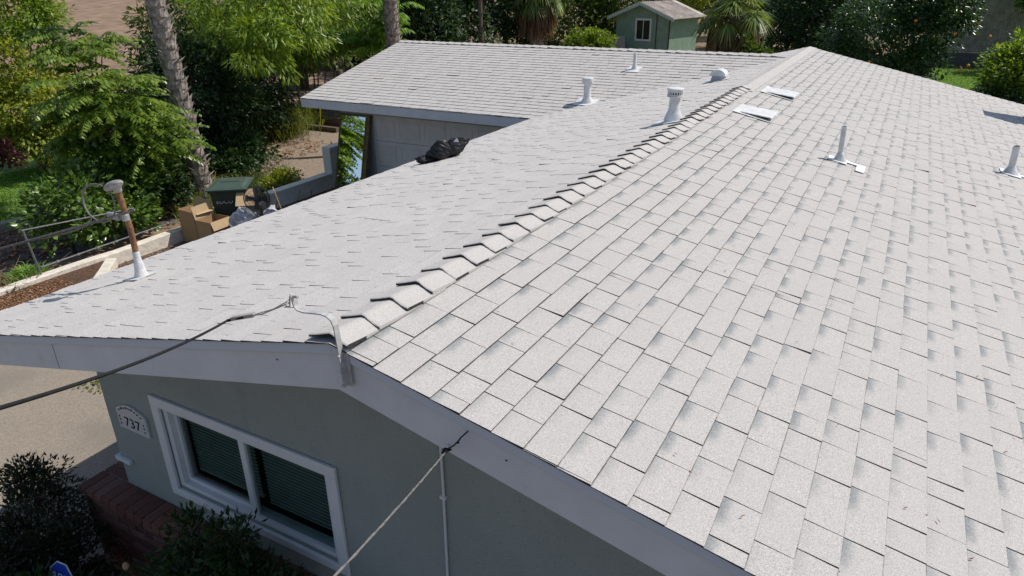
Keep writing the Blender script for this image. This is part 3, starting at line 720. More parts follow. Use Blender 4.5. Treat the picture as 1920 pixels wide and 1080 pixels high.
# brick planter
BR = bpy.data.materials.new('brick'); BR.use_nodes = True; t = BR.node_tree; b = t.nodes["Principled BSDF"]
co = N(t, 'ShaderNodeTexCoord'); nz = N(t, 'ShaderNodeTexNoise'); nz.inputs['Scale'].default_value = 9; t.links.new(co.outputs['Object'], nz.inputs['Vector'])
ge_ = N(t, 'ShaderNodeNewGeometry'); rp = N(t, 'ShaderNodeValToRGB'); el = rp.color_ramp.elements; el.new(.5)
for i, c in enumerate([(.115, .036, .025), (.17, .06, .04), (.22, .11, .08)]): el[i].position = i*.5; el[i].color = (*c, 1)
t.links.new(ge_.outputs['Random Per Island'], rp.inputs[0]); t.links.new(mixc(t, mapr(t, nz.outputs['Fac'], .4, .7, 0, .5), rp.outputs[0], (.12, .07, .055)), b.inputs['Base Color']); b.inputs['Roughness'].default_value = .9
MORT = mat('mortar', (.30, .27, .25), .95, noise=.2)
pl = empty('brick_planter', (-2.3, .35, GZ), 'red brick planter ledge under the window at the foot of the wall', 'planter')
mb = MB(); mo = MB()
zc_ = -2.42
mo.box((XW-.30, GY-.195, GZ-.05), (-.5, GY-.003, zc_-.008)); mo.box((XW-.30, GY-.0029, GZ-.05), (XW-.003, 2.4, zc_-.008))
x = XW-.335
while x < -.6:
    mb.box((x, GY-.235, zc_-.06), (x+.092, GY-.006, zc_)); x += .1045
y = GY+.006
for k in range(18): mb.box((XW-.335, y+k*.104, zc_-.06), (XW-.006, y+k*.104+.092, zc_))
for r in range(12):
    z = zc_-.135-r*.073; off = (r % 2)*.11; x = XW-.30+off-.11
    while x < -.6:
        j = random.uniform(-.006, .006); mb.box((max(x, XW-.31), GY-.215+j, z), (x+.2, GY-.19, z+.062)); x += .213
    y = GY-.2+off
    for k in range(9): mb.box((XW-.318, y+k*.213, z), (XW-.299, y+k*.213+.2, z+.062))
mb.build('bricks', BR, pl, bevel=.004); mo.build('mortar', MORT, pl)

# ------------------------------------------------------------------ foliage engine
def mesh_np(name, V, F, mat_, parent=None, smooth=False):
    """V (n,3), F (m,k)"""
    me = bpy.data.meshes.new(name); k = F.shape[1]
    me.vertices.add(len(V)); me.vertices.foreach_set('co', V.astype(np.float32).ravel())
    me.loops.add(F.size); me.loops.foreach_set('vertex_index', F.astype(np.int32).ravel())
    me.polygons.add(len(F)); me.polygons.foreach_set('loop_start', np.arange(0, F.size, k, dtype=np.int32))
    me.update(calc_edges=True); me.validate(); me.materials.append(mat_)
    return link(name, me, parent)
def unit(a): return a/(np.linalg.norm(a, axis=-1, keepdims=True)+1e-9)
def leaf_quads(P, D, Nn, ln, wd, fold=.25):
    """diamond leaves: base P, tip direction D, normal Nn"""
    n = len(P); D = unit(D); B = unit(np.cross(D, Nn)); Nn = np.cross(B, D)
    ln = np.broadcast_to(ln, (n,))[:, None]; wd = np.broadcast_to(wd, (n,))[:, None]
    mid = P+D*ln*.45
    V = np.stack([P, mid+B*wd*.5-Nn*wd*fold, P+D*ln, mid-B*wd*.5-Nn*wd*fold], 1).reshape(-1, 3)
    i = np.arange(n)[:, None]*4
    F = np.concatenate([i+[[0, 1, 2]], i+[[0, 2, 3]]], 0)
    return V, F
def blades(P, D, ln, wd, bend=.35):
    """grass blades / leaflets bending down: 2 segments"""
    n = len(P); D = unit(D); up_ = np.array([[0, 0, 1.]]); B = unit(np.cross(D, up_)+1e-4)
    ln = np.broadcast_to(ln, (n,))[:, None]; wd = np.broadcast_to(wd, (n,))[:, None]
    m = P+D*ln*.5; tp = P+D*ln-up_*ln*bend
    V = np.stack([P-B*wd*.35, P+B*wd*.35, m+B*wd*.5, m-B*wd*.5, tp], 1).reshape(-1, 3); i = np.arange(n)[:, None]*5
    F = np.concatenate([i+[[0, 1, 2]], i+[[0, 2, 3]], i+[[3, 2, 4]]], 0)
    return V, F
def cat_vf(L_):
    Vs, Fs, k = [], [], 0
    for V, F in L_: Vs.append(V); Fs.append(F+k); k += len(V)
    return np.concatenate(Vs), np.concatenate(Fs)
def clump_centres(c, r, n, shell=.6, zmin=-1):
    out = []
    while len(out) < n:
        v = unit(rng.normal(size=3)[None])[0]
        if v[2] < zmin: continue
        k = rng.uniform(shell, 1)
        out.append(np.array(c)+v*np.array(r)*k*rng.uniform(.82, 1.08))
    return np.array(out)
def crown_leaves(c, r, n_clump, per, size, rc, wd=.45, droop=.3, shell=.6, zmin=-.8, simple=True):
    cc = clump_centres(c, r, n_clump, shell, zmin); c = np.array(c)
    P = np.repeat(cc, per, 0); n = len(P)
    off = rng.normal(size=(n, 3)); off = unit(off)*rng.uniform(.3, 1, (n, 1))**.5
    rcv = np.repeat(rng.uniform(.6, 1.3, (n_clump, 1)), per, 0)*rc
    outw = unit(P-c); P = P+off*rcv*np.array([1, 1, .7])
    D = unit(outw*.5+off*.8+rng.normal(size=(n, 3))*.4-np.array([[0, 0, droop]]))
    Nn = unit(np.array([[0, 0, 1.]])+outw*.6+rng.normal(size=(n, 3))*.45)
    s = size*rng.uniform(.6, 1.3, n)
    return leaf_quads(P, D, Nn, s, s*wd), cc
def limbs(base, height, cc, r0, m, parent, name='trunk', lean=(0, 0), forks=None):
    mb = MB(); base = Vector(base); top = base+Vector((lean[0], lean[1], height)); pts = []
    for i in range(6):
        u = i/5; pts.append(base.lerp(top, u)+Vector((random.uniform(-.05, .05), random.uniform(-.05, .05), 0))*(1 if 0 < i else 0))
    mb.tube(pts, [r0*(1-.45*i/5)*(1.25 if i == 0 else 1) for i in range(6)], 9)
    for c in cc:
        c = Vector(c); s = pts[random.choice((2, 3, 4, 5))]; md = s.lerp(c, .55)+Vector((0, 0, random.uniform(-.1, .25)))
        mb.tube([s, s.lerp(md, .5)+Vector((random.uniform(-.06, .06), random.uniform(-.06, .06), .05)), md, c], [r0*.32, r0*.24, r0*.16, r0*.05], 6)
    return mb.build(name, m, parent, smooth=True)
def tree(name, base, height, crowns, label, cat, leafm, size, wd=.45, droop=.3, r0=.12, bark=BARK, group=None, shell=.6, zmin=-.8, lean=(0, 0), nl=10):
    """crowns: list of (centre, radii, clumps, leaves per clump, clump radius)"""
    t = empty(name, base, label, cat, group)
    vf = []; allc = []
    for (c, r, nc, per, rc) in crowns:
        q, cc = crown_leaves(c, r, nc, per, size, rc, wd, droop, shell, zmin); vf.append(q); allc.append(cc)
    V, F = cat_vf(vf); mesh_np('crown', V, F, leafm, t)
    ac = np.concatenate(allc); idx = rng.choice(len(ac), min(nl, len(ac)), replace=False)
    limbs(base, height, ac[idx], r0, bark, t, lean=lean)
    return t
def frond_set(P0, dirs, length, n_pair, lf, wd, droop=.5, leaf_droop=.6, rad=.006):
    """pinnate fronds: arrays P0 (n,3), dirs (n,3). returns leaflets VF and rachis VF"""
    n = len(P0); D = unit(dirs); ln = np.broadcast_to(length, (n,))[:, None]
    ts = np.linspace(.18, 1, n_pair)
    VF = []; R_ = []
    up_ = np.array([[0, 0, 1.]]); side = unit(np.cross(D, up_)+1e-4)
    pos = lambda u: P0+D*ln*u-up_*ln*droop*u*u
    for u in ts:
        p = pos(u); tg = unit(D-up_*2*droop*u); k = (1-.55*abs(u-.45)/.55)
        for sg in (-1, 1):
            d = unit(side*sg*1+tg*.55-up_*leaf_droop*rng.uniform(.5, 1.3, (n, 1))+rng.normal(size=(n, 3))*.12)
            VF.append(leaf_quads(p, d, up_+side*sg*.3+rng.normal(size=(n, 3))*.1, lf*k*rng.uniform(.8, 1.15, n), wd, .15))
    us = np.linspace(0, 1, 5)
    for a, b_ in zip(us[:-1], us[1:]):
        p, q = pos(a), pos(b_); V = np.stack([p-side*rad, p+side*rad, q+side*rad*.8, q-side*rad*.8], 1).reshape(-1, 3)
        i = np.arange(n)[:, None]*4; R_.append((V, np.concatenate([i+[[0, 1, 2]], i+[[0, 2, 3]]], 0)))
    return cat_vf(VF+R_)
#SPLIT
exec_foliage = True

# --- walnut-like tree with pinnate fronds behind the driveway wall
# broad-leaved shrub at the wall
def bush(name, base, blobs, label, leafm, size, per, rc, wd=.55, cat='shrub', group=None, droop=.1, shell=.45, r0=.03, bark=BARKD, hgt=.5, zmin=-.6):
    return tree(name, base, hgt, [(c, r, n, per, rc) for c, r, n in blobs], label, cat, leafm, size, wd, droop, r0, bark, group, shell, zmin, nl=12)
def pinnate_tree(base, blobs, label, leafm, nf=260, length=.72, height=2.6, r0=.10, seed=1, name='tree', lf=.19, np_=11):
    t = empty(name, base, label, 'tree'); P, D, cc_all = [], [], []
    for (c, r, k) in blobs:
        cc = clump_centres(c, r, k, .35, -.6); cc_all.append(cc); c = np.array(c)
        for q in cc:
            m = 6; o = unit(q-c)
            for j in range(m):
                th = 2*math.pi*(j+rng.uniform(-.3, .3))/m
                d = np.array([math.cos(th), math.sin(th), rng.uniform(.0, .45)])+o*.55
                P.append(q); D.append(d)
    P = np.array(P); D = np.array(D)
    V, F = frond_set(P, D, length*rng.uniform(.7, 1.25, len(P)), np_, lf, lf*.34, .42, .75)
    mesh_np('crown', V, F, leafm, t)
    ac = np.concatenate(cc_all); idx = rng.choice(len(ac), min(26, len(ac)), replace=False)
    limbs(base, height, ac[idx], r0, BARK, t)
    return t
pinnate_tree((-12.0, 6.4, GZ), [((-11.7, 6.4, -.75), (.95, .95, .85), 44), ((-12.6, 6.75, .30), (.55, .6, .35), 12), ((-11.4, 6.9, -1.55), (.7, .6, .6), 24), ((-12.2, 6.25, -1.2), (.45, .45, .75), 14)],
             'broad tree with feathery compound leaves just left of the big palm trunk', leaf_mat('leaf_pinnate', [(.05,.10,.016),(.13,.21,.03),(.27,.35,.06)], .4, .32, .5), height=2.4)
bush('shrub', (-12.6, 7.4, GZ), [((-12.4, 7.3, -2.6), (1.1, .8, .8), 90), ((-12.9, 7.9, -2.4), (.7, .6, .7), 40)], 'dark inner shrub filling the space under the feathery tree', L_DARK, .13, 60, .26, hgt=.4)
bush('shrub', (-11.4, 4.9, GZ), [((-11.3, 5.2, -2.35), (.75, 1.0, .85), 60), ((-11.0, 5.6, -2.75), (.55, .9, .5), 40), ((-11.5, 6.3, -2.3), (.7, .6, .9), 40)],
     'dense glossy round-leaved shrub spilling over the cream wall behind the mast', leaf_mat('leaf_shrub', [(.04,.09,.018),(.09,.17,.03),(.19,.28,.06)], .3, .28, .6), .12, 42, .28, .7)
# yellow-green trees far left
tree('tree', (-18.4, 8.3, GZ), 2.2, [((-18.4, 8.1, -1.4), (1.6, 1.5, 1.7), 150, 95, .38), ((-17.7, 8.7, -2.4), (1.0, 1.0, .8), 60, 80, .32)],
     'rounded yellow-green tree on the far side of the lawn at the left edge', 'tree', L_YELLOW, .13, .5)
tree('tree', (-19.4, 9.0, GZ), 3.4, [((-19.1, 8.9, .55), (1.35, 1.2, 1.1), 90, 85, .40)],
     'light green tree crown filling the top left corner', 'tree', L_BRIGHT, .14, .4, r0=.07, zmin=-.6)
bush('shrub', (-16.2, 6.0, GZ), [((-15.9, 6.3, -2.2), (.35, .35, .45), 16)], 'purple-leaved shrub at the left edge beside the lawn', L_PURPLE, .11, 40, .22)
# peach-like bright tree and its dark understorey
tree('tree', (-16.6, 12.9, GZ), 3.2, [((-13.6, 12.4, .55), (2.2, 1.9, 1.3), 120, 46, .34), ((-15.4, 15.4, 1.05), (2.6, 2.2, 1.2), 110, 50, .40), ((-12.3, 11.0, -.1), (.95, .9, .9), 36, 44, .30)],
     'large bright green long-leaved tree between the two tall palm trunks', 'tree', L_BRIGHT, .21, .24, .75, r0=.16, nl=16)
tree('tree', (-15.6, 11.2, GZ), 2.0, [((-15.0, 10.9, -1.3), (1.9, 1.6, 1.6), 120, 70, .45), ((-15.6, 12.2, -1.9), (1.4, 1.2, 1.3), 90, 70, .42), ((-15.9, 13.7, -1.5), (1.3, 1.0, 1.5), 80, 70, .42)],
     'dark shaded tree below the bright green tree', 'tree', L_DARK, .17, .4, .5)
tree('tree', (-19.5, 15.5, GZ), 3.0, [((-19.5, 15.5, -.2), (2.6, 2.4, 2.2), 130, 70, .5)],
     'mid green tree behind the big palm trunk', 'tree', L_MID, .2, .4, .5)

def areca(base, n, ln, label, h=1.2, group=None, m=L_ARECA, spread=.5, name='areca_palm'):
    t = empty(name, base, label, 'palm', group); b_ = np.array(base); P, D = [], []
    mb = MB()
    for s in range(7):
        o = np.array([rng.uniform(-spread, spread), rng.uniform(-spread, spread), 0]); hh = h*rng.uniform(.6, 1.2)
        mb.tube([Vector(b_+o), Vector(b_+o*1.5+[0, 0, hh])], [.035, .02], 7)
        for k in range(n//7):
            th = rng.uniform(0, 6.28); P.append(b_+o*1.5+[0, 0, hh]); D.append([math.cos(th), math.sin(th), rng.uniform(1.3, 4.2)])
    P, D = np.array(P), np.array(D)
    V, F = frond_set(P, D, ln*rng.uniform(.7, 1.2, len(P)), 20, .40, .045, .62, .9, .008)
    mesh_np('crown', V, F, m, t); mb.build('trunk', BARK, t); return t
areca((-16.2, 18.4, GZ), 105, 2.2, 'bright green feathery palm clump nearest the garage roof corner', 2.8)
areca((-17.6, 17.6, GZ), 98, 2.2, 'bright green feathery palm clump farther left behind the path', 2.6)
areca((-15.0, 19.2, GZ), 98, 2.2, 'feathery palm clump half hidden by the garage rake', 2.9)
bush('shrub', (-13.4, 10.2, GZ), [((-13.6, 10.4, -2.8), (1.4, 1.0, .6), 80), ((-12.9, 9.8, -2.95), (1.0, .5, .4), 50)], 'low dark ground shrub in the deep shade between the palm and the path', L_DARK, .14, 60, .26, hgt=.2)

def grass_clump(mb_list, c, n, ln, wd, spread, up=1.2):
    P = np.array(c)+np.stack([rng.normal(size=n)*spread, rng.normal(size=n)*spread, np.zeros(n)], 1)
    th = rng.uniform(0, 6.28, n); D = np.stack([np.cos(th), np.sin(th), rng.uniform(up*.6, up*1.8, n)], 1)
    mb_list.append(blades(P, D, ln*rng.uniform(.5, 1.2, n), wd, .4))
def ornamental(base, label, n=900, ln=.9, m=L_GRASS, spread=.25, name='ornamental_grass', up=1.3, wd=.02, group=None):
    l_ = []; grass_clump(l_, base, n, ln, wd, spread, up); V, F = cat_vf(l_); o = mesh_np(name, V, F, m); return tag(o, label, 'grass plant', group)
ornamental((-16.0, 14.4, GZ), 'tall straw and green grass plant left of the path steps', 1500, 1.5, spread=.45)
ornamental((-17.0, 15.9, GZ), 'arching green grass plant behind the path steps', 1500, 1.5, L_YELLOW, .5)
ornamental((-17.4, 17.3, GZ), 'dark strappy plant beside the orange flower pot', 1000, 1.1, L_MID, .35)
ornamental((-11.2, 8.2, GZ), 'dry grass tuft right behind the green bin', 1300, .7, spread=.45)
ornamental((-11.3, 9.3, GZ), 'grass tuft between the green bin and the clipped yellow bush', 1300, .55, m=L_MID, spread=.32)
ornamental((-12.2, 9.3, GZ), 'pale dry grass tuft against the dark trees behind the bin', 1100, .8, spread=.5)
ornamental((-10.7, 3.7, GZ), 'small upright green grass tuft at the foot of the railing post', 500, .45, L_ARECA, .12)
ornamental((-10.7, 2.8, GZ), 'dry brown grass tuft left of the railing post', 700, .6, L_DRY, .3)
bush('shrub', (-10.65, 9.6, GZ), [((-10.65, 9.6, -2.98), (.33, .55, .38), 40)], 'small clipped yellow-green bush against the stepped block wall', L_YELLOW, .07, 60, .12, hgt=.2)
# dead twigs
mb = MB()
for k in range(16):
    a = Vector((-11.3+random.uniform(-.15, .15), 10.0+random.uniform(-.15, .15), GZ)); d = Vector((random.uniform(-.4, .4), random.uniform(-.4, .4), 1)).normalized()
    m_ = a+d*random.uniform(.4, .6); mb.tube([a, m_, m_+Vector((random.uniform(-.2, .2), random.uniform(-.2, .2), .3))], [.008, .005, .002], 5)
    mb.tube([m_, m_+Vector((random.uniform(-.25, .25), random.uniform(-.25, .25), .2))], [.004, .002], 5)
tag(mb.build('bare_shrub', mat('dry_twig', (.34, .28, .22), .9)), 'leafless grey twiggy shrub in front of the path', 'shrub')
mb = MB()
for k in range(22):
    a = Vector((-10.6+random.uniform(-.3, .3), 2.6+random.uniform(-.6, 1.2), GZ)); d = Vector((random.uniform(-.8, .8), random.uniform(-.9, .9), .7)).normalized()
    mb.tube([a, a+d*.4, a+d*.8+Vector((0, 0, -.1))], [.008, .006, .002], 5)
tag(mb.build('bare_shrub', mat('brown_twig', (.20, .12, .08), .9)), 'tangle of brown bare stems beside the railing', 'shrub')

# ---- tall palm trunks with leaf boots
def palm_trunk(base, h, r, label, lean=(0, 0), rows=.21, nb=6, flare=1.2, boots=True, crown=True, group=None, name='palm_tree'):
    t = empty(name, base, label, 'palm tree', group); base = Vector(base); mb = MB()
    ax = lambda z: base+Vector((lean[0]*z/h, lean[1]*z/h, z))
    n = 14; pts = [ax(h*i/n) for i in range(n+1)]
    mb.tube(pts, [r*(flare if i == 0 else 1)*(1-.18*i/n) for i in range(n+1)], 16)
    z = .05; row = 0
    while z < h and boots:
        for j in range(nb):
            th = 2*math.pi*(j+.5*(row % 2))/nb+random.uniform(-.12, .12); o = Vector((math.cos(th), math.sin(th), 0)); s_ = Vector((-o.y, o.x, 0))
            c = ax(z)+o*r*(1-.18*z/h)*.97; hh = rows*random.uniform(1.0, 1.6); w2 = r*.72*random.uniform(.8, 1.15); tw = random.uniform(-.06, .06)
            tip = c+Vector((0, 0, hh))+o*random.uniform(.09, .19)+s_*tw
            vs = [c-s_*w2, c+s_*w2, c+o*.035+Vector((0, 0, -.01)), c+s_*w2*.5+Vector((0, 0, hh*.55))+o*.03, c-s_*w2*.5+Vector((0, 0, hh*.55))+o*.03, c+Vector((0, 0, hh*.5))+o*.055, tip, c-o*.03+Vector((0, 0, hh*.6))]
            mb.add(vs, [(0, 2, 5, 4), (2, 1, 3, 5), (4, 5, 6), (5, 3, 6), (4, 6, 7), (3, 7, 6), (0, 4, 7), (1, 7, 3), (0, 7, 1), (0, 1, 2)])
        z += rows; row += 1
    mb.build('trunk', BOOT, t); return t, ax(h)
def fans(c, n, plen, flen, m, name, parent, zlo, zhi, nb=38, droop=.25, tot=R(230), wd=.062):
    """washingtonia fans: petiole then pleated fan of blades"""
    c = np.array(c); VF = []; mb = MB()
    for k in range(n):
        th = rng.uniform(0, 6.28); el_ = rng.uniform(zlo, zhi); d = np.array([math.cos(th)*math.cos(el_), math.sin(th)*math.cos(el_), math.sin(el_)])
        pl_ = plen*rng.uniform(.7, 1.15); hub = c+d*pl_-np.array([0, 0, .12*pl_]); mb.tube([Vector(c+[0, 0, rng.uniform(-.2, .1)]), Vector(c+d*pl_*.6), Vector(hub)], [.02, .014, .01], 5)
        sd_ = unit(np.cross(d, [0, 0, 1.])[None])[0]
        d = unit((d*.8-np.array([0, 0, .75*(1-max(0, el_)/1.3)]))[None])[0]; nn = np.cross(sd_, d)
        a = np.linspace(-tot/2, tot/2, nb)+rng.normal(size=nb)*.03
        D = np.cos(a)[:, None]*d+np.sin(a)[:, None]*sd_+nn*.10*rng.normal(size=(nb, 1))
        VF.append(blades(np.repeat(hub[None], nb, 0), D, flen*(1-.25*np.abs(a)/(tot/2))*rng.uniform(.85, 1.1, nb), wd*flen, droop))
    V, F = cat_vf(VF); o = mesh_np(name, V, F, m, parent); mb.build(name+'_stalks', m, o)
    return o
p1, top1 = palm_trunk((-11.9, 8.34, GZ), 7.5, .175, 'tall palm with a ragged grey boot-covered trunk behind the green bin', (-.55, -.1))
fans(top1, 34, .9, .9, L_PALM, 'crown', p1, -.5, 1.3)
p2, top2 = palm_trunk((-13.9, 18.4, GZ), 8, .22, 'tall palm trunk rising behind the far corner of the garage roof', (-.1, 0))
fans(top2, 34, .9, .9, L_PALM, 'crown', p2, -.5, 1.3)
p3, top3 = palm_trunk((-15.5, 19.5, GZ), 8, .17, 'slim pale palm trunk left of the garage roof peak', (-.2, 0))
fans(top3, 24, .8, .8, L_PALM, 'crown', p3, -.5, 1.3)
def skirt_palm(base, h, r, label, sk_h, sk_r, green=True, group='fan palms beyond the ridge', fl=1.1, nf=40, lo=-.35):
    t, top = palm_trunk(base, h, r, label, (0, 0), boots=True, group=group)
    VF = []; c = np.array(top); nt = 2400
    # dead skirt: fans hanging against the trunk
    for k in range(100):
        th = rng.uniform(0, 6.28); z = rng.uniform(-sk_h*.55, .1); rr_ = sk_r*rng.uniform(.35, .9)
        hub = c+np.array([math.cos(th)*rr_, math.sin(th)*rr_, z]); nb = 18
        sd_ = np.array([-math.sin(th), math.cos(th), 0]); dn = np.array([math.cos(th)*.12, math.sin(th)*.12, -1])
        a = np.linspace(-.55, .55, nb); D = np.cos(a)[:, None]*dn+np.sin(a)[:, None]*sd_+rng.normal(size=(nb, 3))*.05
        VF.append(blades(np.repeat(hub[None], nb, 0), D, sk_h*.5*rng.uniform(.7, 1.2, nb), .07, .1))
    V, F = cat_vf(VF); mesh_np('dead_frond_skirt', V, F, L_DRY, t)
    fans(top, nf, 1.0, fl, L_PALM, 'crown', t, lo, 1.2)
    return t
skirt_palm((-17.75, 36.9, GZ), 3.9, .42, 'palm with a brown skirt of dead fronds left of the shed', 2.4, 1.15)
skirt_palm((-4.0, 26.4, GZ), 3.35, .30, 'broad fan palm with green fans over a brown skirt right of the shed', 2.3, .95, fl=.95, nf=26, lo=-.05)
# slim dark trunk
t4 = empty('tree', (-18.0, 31, GZ), 'slim grey trunk left of the skirted palm', 'tree'); limbs((-18.0, 31, GZ), 7, [(-18, 31, 5.2), (-17.2, 31, 4.8)], .16, BARK, t4)
q, _c = crown_leaves((-18, 31, 5), (1.6, 1.6, 1.0), 40, 50, .25, .4); mesh_np('crown', q[0], q[1], L_DARK, t4)

# ---- background trees
def bgtree(b, c, r, nc, per, label, m, size=.3, rc=.7, wd=.5, group='trees behind the house'):
    return tree('tree', b, c[2]-b[2], [(c, r, nc, per, rc)], label, 'tree', m, size, wd, .2, .2, BARKD, group, .5, -.9, nl=8)
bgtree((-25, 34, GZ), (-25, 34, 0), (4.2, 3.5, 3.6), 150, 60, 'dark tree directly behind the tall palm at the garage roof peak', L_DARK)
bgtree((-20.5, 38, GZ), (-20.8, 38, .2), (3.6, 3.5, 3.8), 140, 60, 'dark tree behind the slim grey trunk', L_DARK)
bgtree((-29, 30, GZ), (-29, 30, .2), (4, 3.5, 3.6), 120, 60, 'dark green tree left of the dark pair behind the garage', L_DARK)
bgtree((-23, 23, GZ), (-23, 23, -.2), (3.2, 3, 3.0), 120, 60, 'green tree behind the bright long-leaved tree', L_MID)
bgtree((-16.5, 45, GZ), (-16.5, 45, .4), (2.8, 2.5, 3.2), 90, 60, 'olive tree immediately left of the green shed', L_MID)
bgtree((-20, 52, GZ), (-20, 52, .6), (4, 3, 3.6), 90, 60, 'hazy green tree far behind the skirted palm', L_MID)
bgtree((-10, 47, GZ), (-10, 47, .8), (3.6, 2.5, 3.2), 90, 60, 'yellowish tree behind the shed roof', L_YELLOW)
bgtree((-2.0, 31, GZ), (-1.6, 31, -.4), (2.3, 2.4, 2.9), 150, 60, 'very dark tree between the fan palm and the orange tree', L_DARK, .22, .55)
bgtree((-2.8, 34, GZ), (-2.6, 34, .2), (2.4, 2.0, 2.9), 110, 60, 'dark evergreen rising behind the fan palm', L_DARK, .25, .55)
for i, (x, y_, h_, m_, lb) in enumerate([(-34, 40, 1.5, L_DARK, 'dark far tree behind the bright long-leaved tree'), (-27, 46, 1.8, L_DARK, 'dark far tree above the garage roof peak'), (-21.5, 30, -.8, L_DARK, 'low dark tree just beyond the left part of the garage ridge'),
        (-24, 33, -1.2, L_DARK, 'low dark tree close behind the garage roof peak'), (-16, 56, 1.2, L_MID, 'olive far tree directly behind the left eave of the shed'), (-7, 52, 1.2, L_MID, 'olive far tree between the shed roof and the fan palm'), (-1, 48, 1.0, L_DARK, 'far dark tree behind the evergreen pair'),
        (-18.5, 43, -2.4, L_MID, 'low olive bush behind the clipped bright hedge'), (5, 50, .6, L_DARK, 'dark tree behind the left end of the tall fence'), (11, 55, 1.8, L_MID, 'tree crown showing above the tall fence'), (-12, 60, 1.0, L_YELLOW, 'pale olive far tree over the shed ridge')]):
    bgtree((x, y_, GZ), (x, y_, h_-.4), (4.2, 3.2, 3.6), 110, 55, lb, m_, .34, .85)
bush('shrub', (-3.1, 24.6, GZ), [((-3.0, 24.8, -1.9), (.85, .8, 1.3), 70)], 'green leafy shrub at the right of the fan palm skirt', L_MID, .15, 50, .3, hgt=.8)
bush('shrub', (.45, 21.5, GZ), [((.45, 21.5, -2.3), (.5, .5, .95), 40)], 'small sunlit shrub peeping over the roof edge below the dark tree', L_YELLOW, .12, 50, .22, hgt=.6)
ot = tree('orange_tree', (1.9, 23.0, GZ), 1.6, [((1.3, 23.4, -.6), (1.85, 1.9, 2.0), 210, 75, .36), ((2.35, 22.9, .45), (1.1, 1.1, .9), 80, 70, .32)],
     'orange tree dotted with fruit behind the far right roof edge', 'tree', L_CITRUS, .13, .5, .35, r0=.12, nl=14)
FRU = mat('orange_fruit', (.75, .28, .02), .5, noise=.1)
for k in range(15):
    v_ = unit(rng.normal(size=3)[None])[0]; v_[1] = -abs(v_[1])
    q = np.array([1.9, 23.1, -1.0])+v_*np.array([2.1, 1.7, 1.7]); mb = MB(); ellipsoid(mb, Vector(q), (.042, .042, .040), None, 10, 7); mb.build('orange', FRU, ot, smooth=True)
bush('hedge', (4.6, 22.8, GZ), [((4.9, 23.0, -1.3), (1.15, 1.4, 1.1), 170)], 'sunlit light green hedge at the top right edge', L_BRIGHT, .12, 70, .34, cat='hedge', hgt=.6)
bush('shrub', (3.9, 21.6, GZ), [((4.35, 21.8, -2.3), (.8, .9, .85), 90)], 'dark shaded shrub on the lawn below the light hedge', L_DARK, .12, 60, .3, hgt=.4)
bush('shrub', (7.6, 43.5, GZ), [((7.6, 43.2, .3), (1.6, 1.3, 1.3), 70)], 'green tree crown overhanging the tall fence at the far right', L_MID, .18, 60, .4, hgt=1.2, cat='tree')
# hedge left of shed
bush('hedge', (-14.4, 36.0, GZ), [((-13.9, 35.6, -2.15), (1.75, .9, 1.05), 170)], 'clipped bright green hedge between the skirted palm and the shed', L_BRIGHT, .13, 60, .24, cat='hedge', hgt=.6)

# ---- tall fence
fe = empty('fence', (6, 45, GZ), 'tall weathered grey board fence in the top right corner', 'fence'); FW = mat('weathered_boards', (.26, .235, .20), .9, noise=.4, nscale=3, bump=.4, bscale=9)
mb = MB(); x = 3.0
while x < 14:
    mb.box((x, 45, GZ+.72), (x+.145, 45.025, GZ+3.55+random.uniform(-.02, .02))); x += .15
mb.build('boards', FW, fe)
mb = MB(); mb.box((3.0, 44.95, GZ-.1), (14, 45.2, GZ+.7)); mb.build('footing_wall', mat('stained_block', (.10, .10, .095), .9, noise=.3), fe)
for x in np.arange(3.0, 14, 2.4): mb = MB(); mb.box((x, 45.03, GZ), (x+.1, 45.13, GZ+3.5)); mb.build('post', FW, fe)
# leaves litter on the far lawn
# ---- garden shed
SG = mat('shed_green_paint', (.25, .36, .27), .8, noise=.15, nscale=3); SB = mat('shed_trim_green', (.48, .58, .50), .7, noise=.1)
shx, shy, shz = -11.75, 38.3, GZ
sh = empty('garden_shed', (shx, shy, shz), 'green wooden garden shed with white window and shallow gable roof', 'shed')
Ms = Matrix.Translation((shx, shy, shz)) @ Matrix.Rotation(R(-14), 4, 'Z')
def mbx(mb, a, b_, mi=0): mb.box(a, b_, mi, Ms)
mb = MB()
n = 24; w_ = 3.55; d_ = 3.0; hz = 2.72; pk = .66
for i in range(n):
    x0 = -w_/2+w_*i/n; x1 = x0+w_/n-.012; t0 = hz+pk*(1-abs(x0+.06)/(w_/2))
    mb.hexa([Ms @ Vector(q) for q in ((x0, 0, 0), (x1, 0, 0), (x1, .04, 0), (x0, .04, 0))], [Ms @ Vector(q) for q in ((x0, 0, t0-.03), (x1, 0, t0-.03), (x1, .04, t0-.03), (x0, .04, t0-.03))])
mbx(mb, (-w_/2, .041, 0), (w_/2, .06, hz-.02))
for i in range(20):
    y0_ = .06+d_*i/20; mbx(mb, (w_/2-.04, y0_, 0), (w_/2, y0_+d_/20-.012, hz-.03)); mbx(mb, (-w_/2, y0_, 0), (-w_/2+.04, y0_+d_/20-.012, hz-.03))
mb.build('wall', SG, sh)
mb = MB()
ov = .42
for sx in (-1, 1):
    a = [(0, -.35, hz+pk), (sx*(w_/2+ov), -.35, hz+pk-pk/(w_/2)*(w_/2+ov)), (sx*(w_/2+ov), d_+.35, hz+pk-pk/(w_/2)*(w_/2+ov)), (0, d_+.35, hz+pk)]
    mb.hexa([Ms @ Vector(q) for q in a], [Ms @ (Vector(q)+Vector((0, 0, .04))) for q in a])
    for k in range(14):
        y_ = -.33+k*.24; p0 = Ms @ Vector((0, y_, hz+pk+.05)); p1_ = Ms @ Vector((sx*(w_/2+ov), y_, a[1][2]+.05)); mb.tube([p0, p1_], .018, 5)
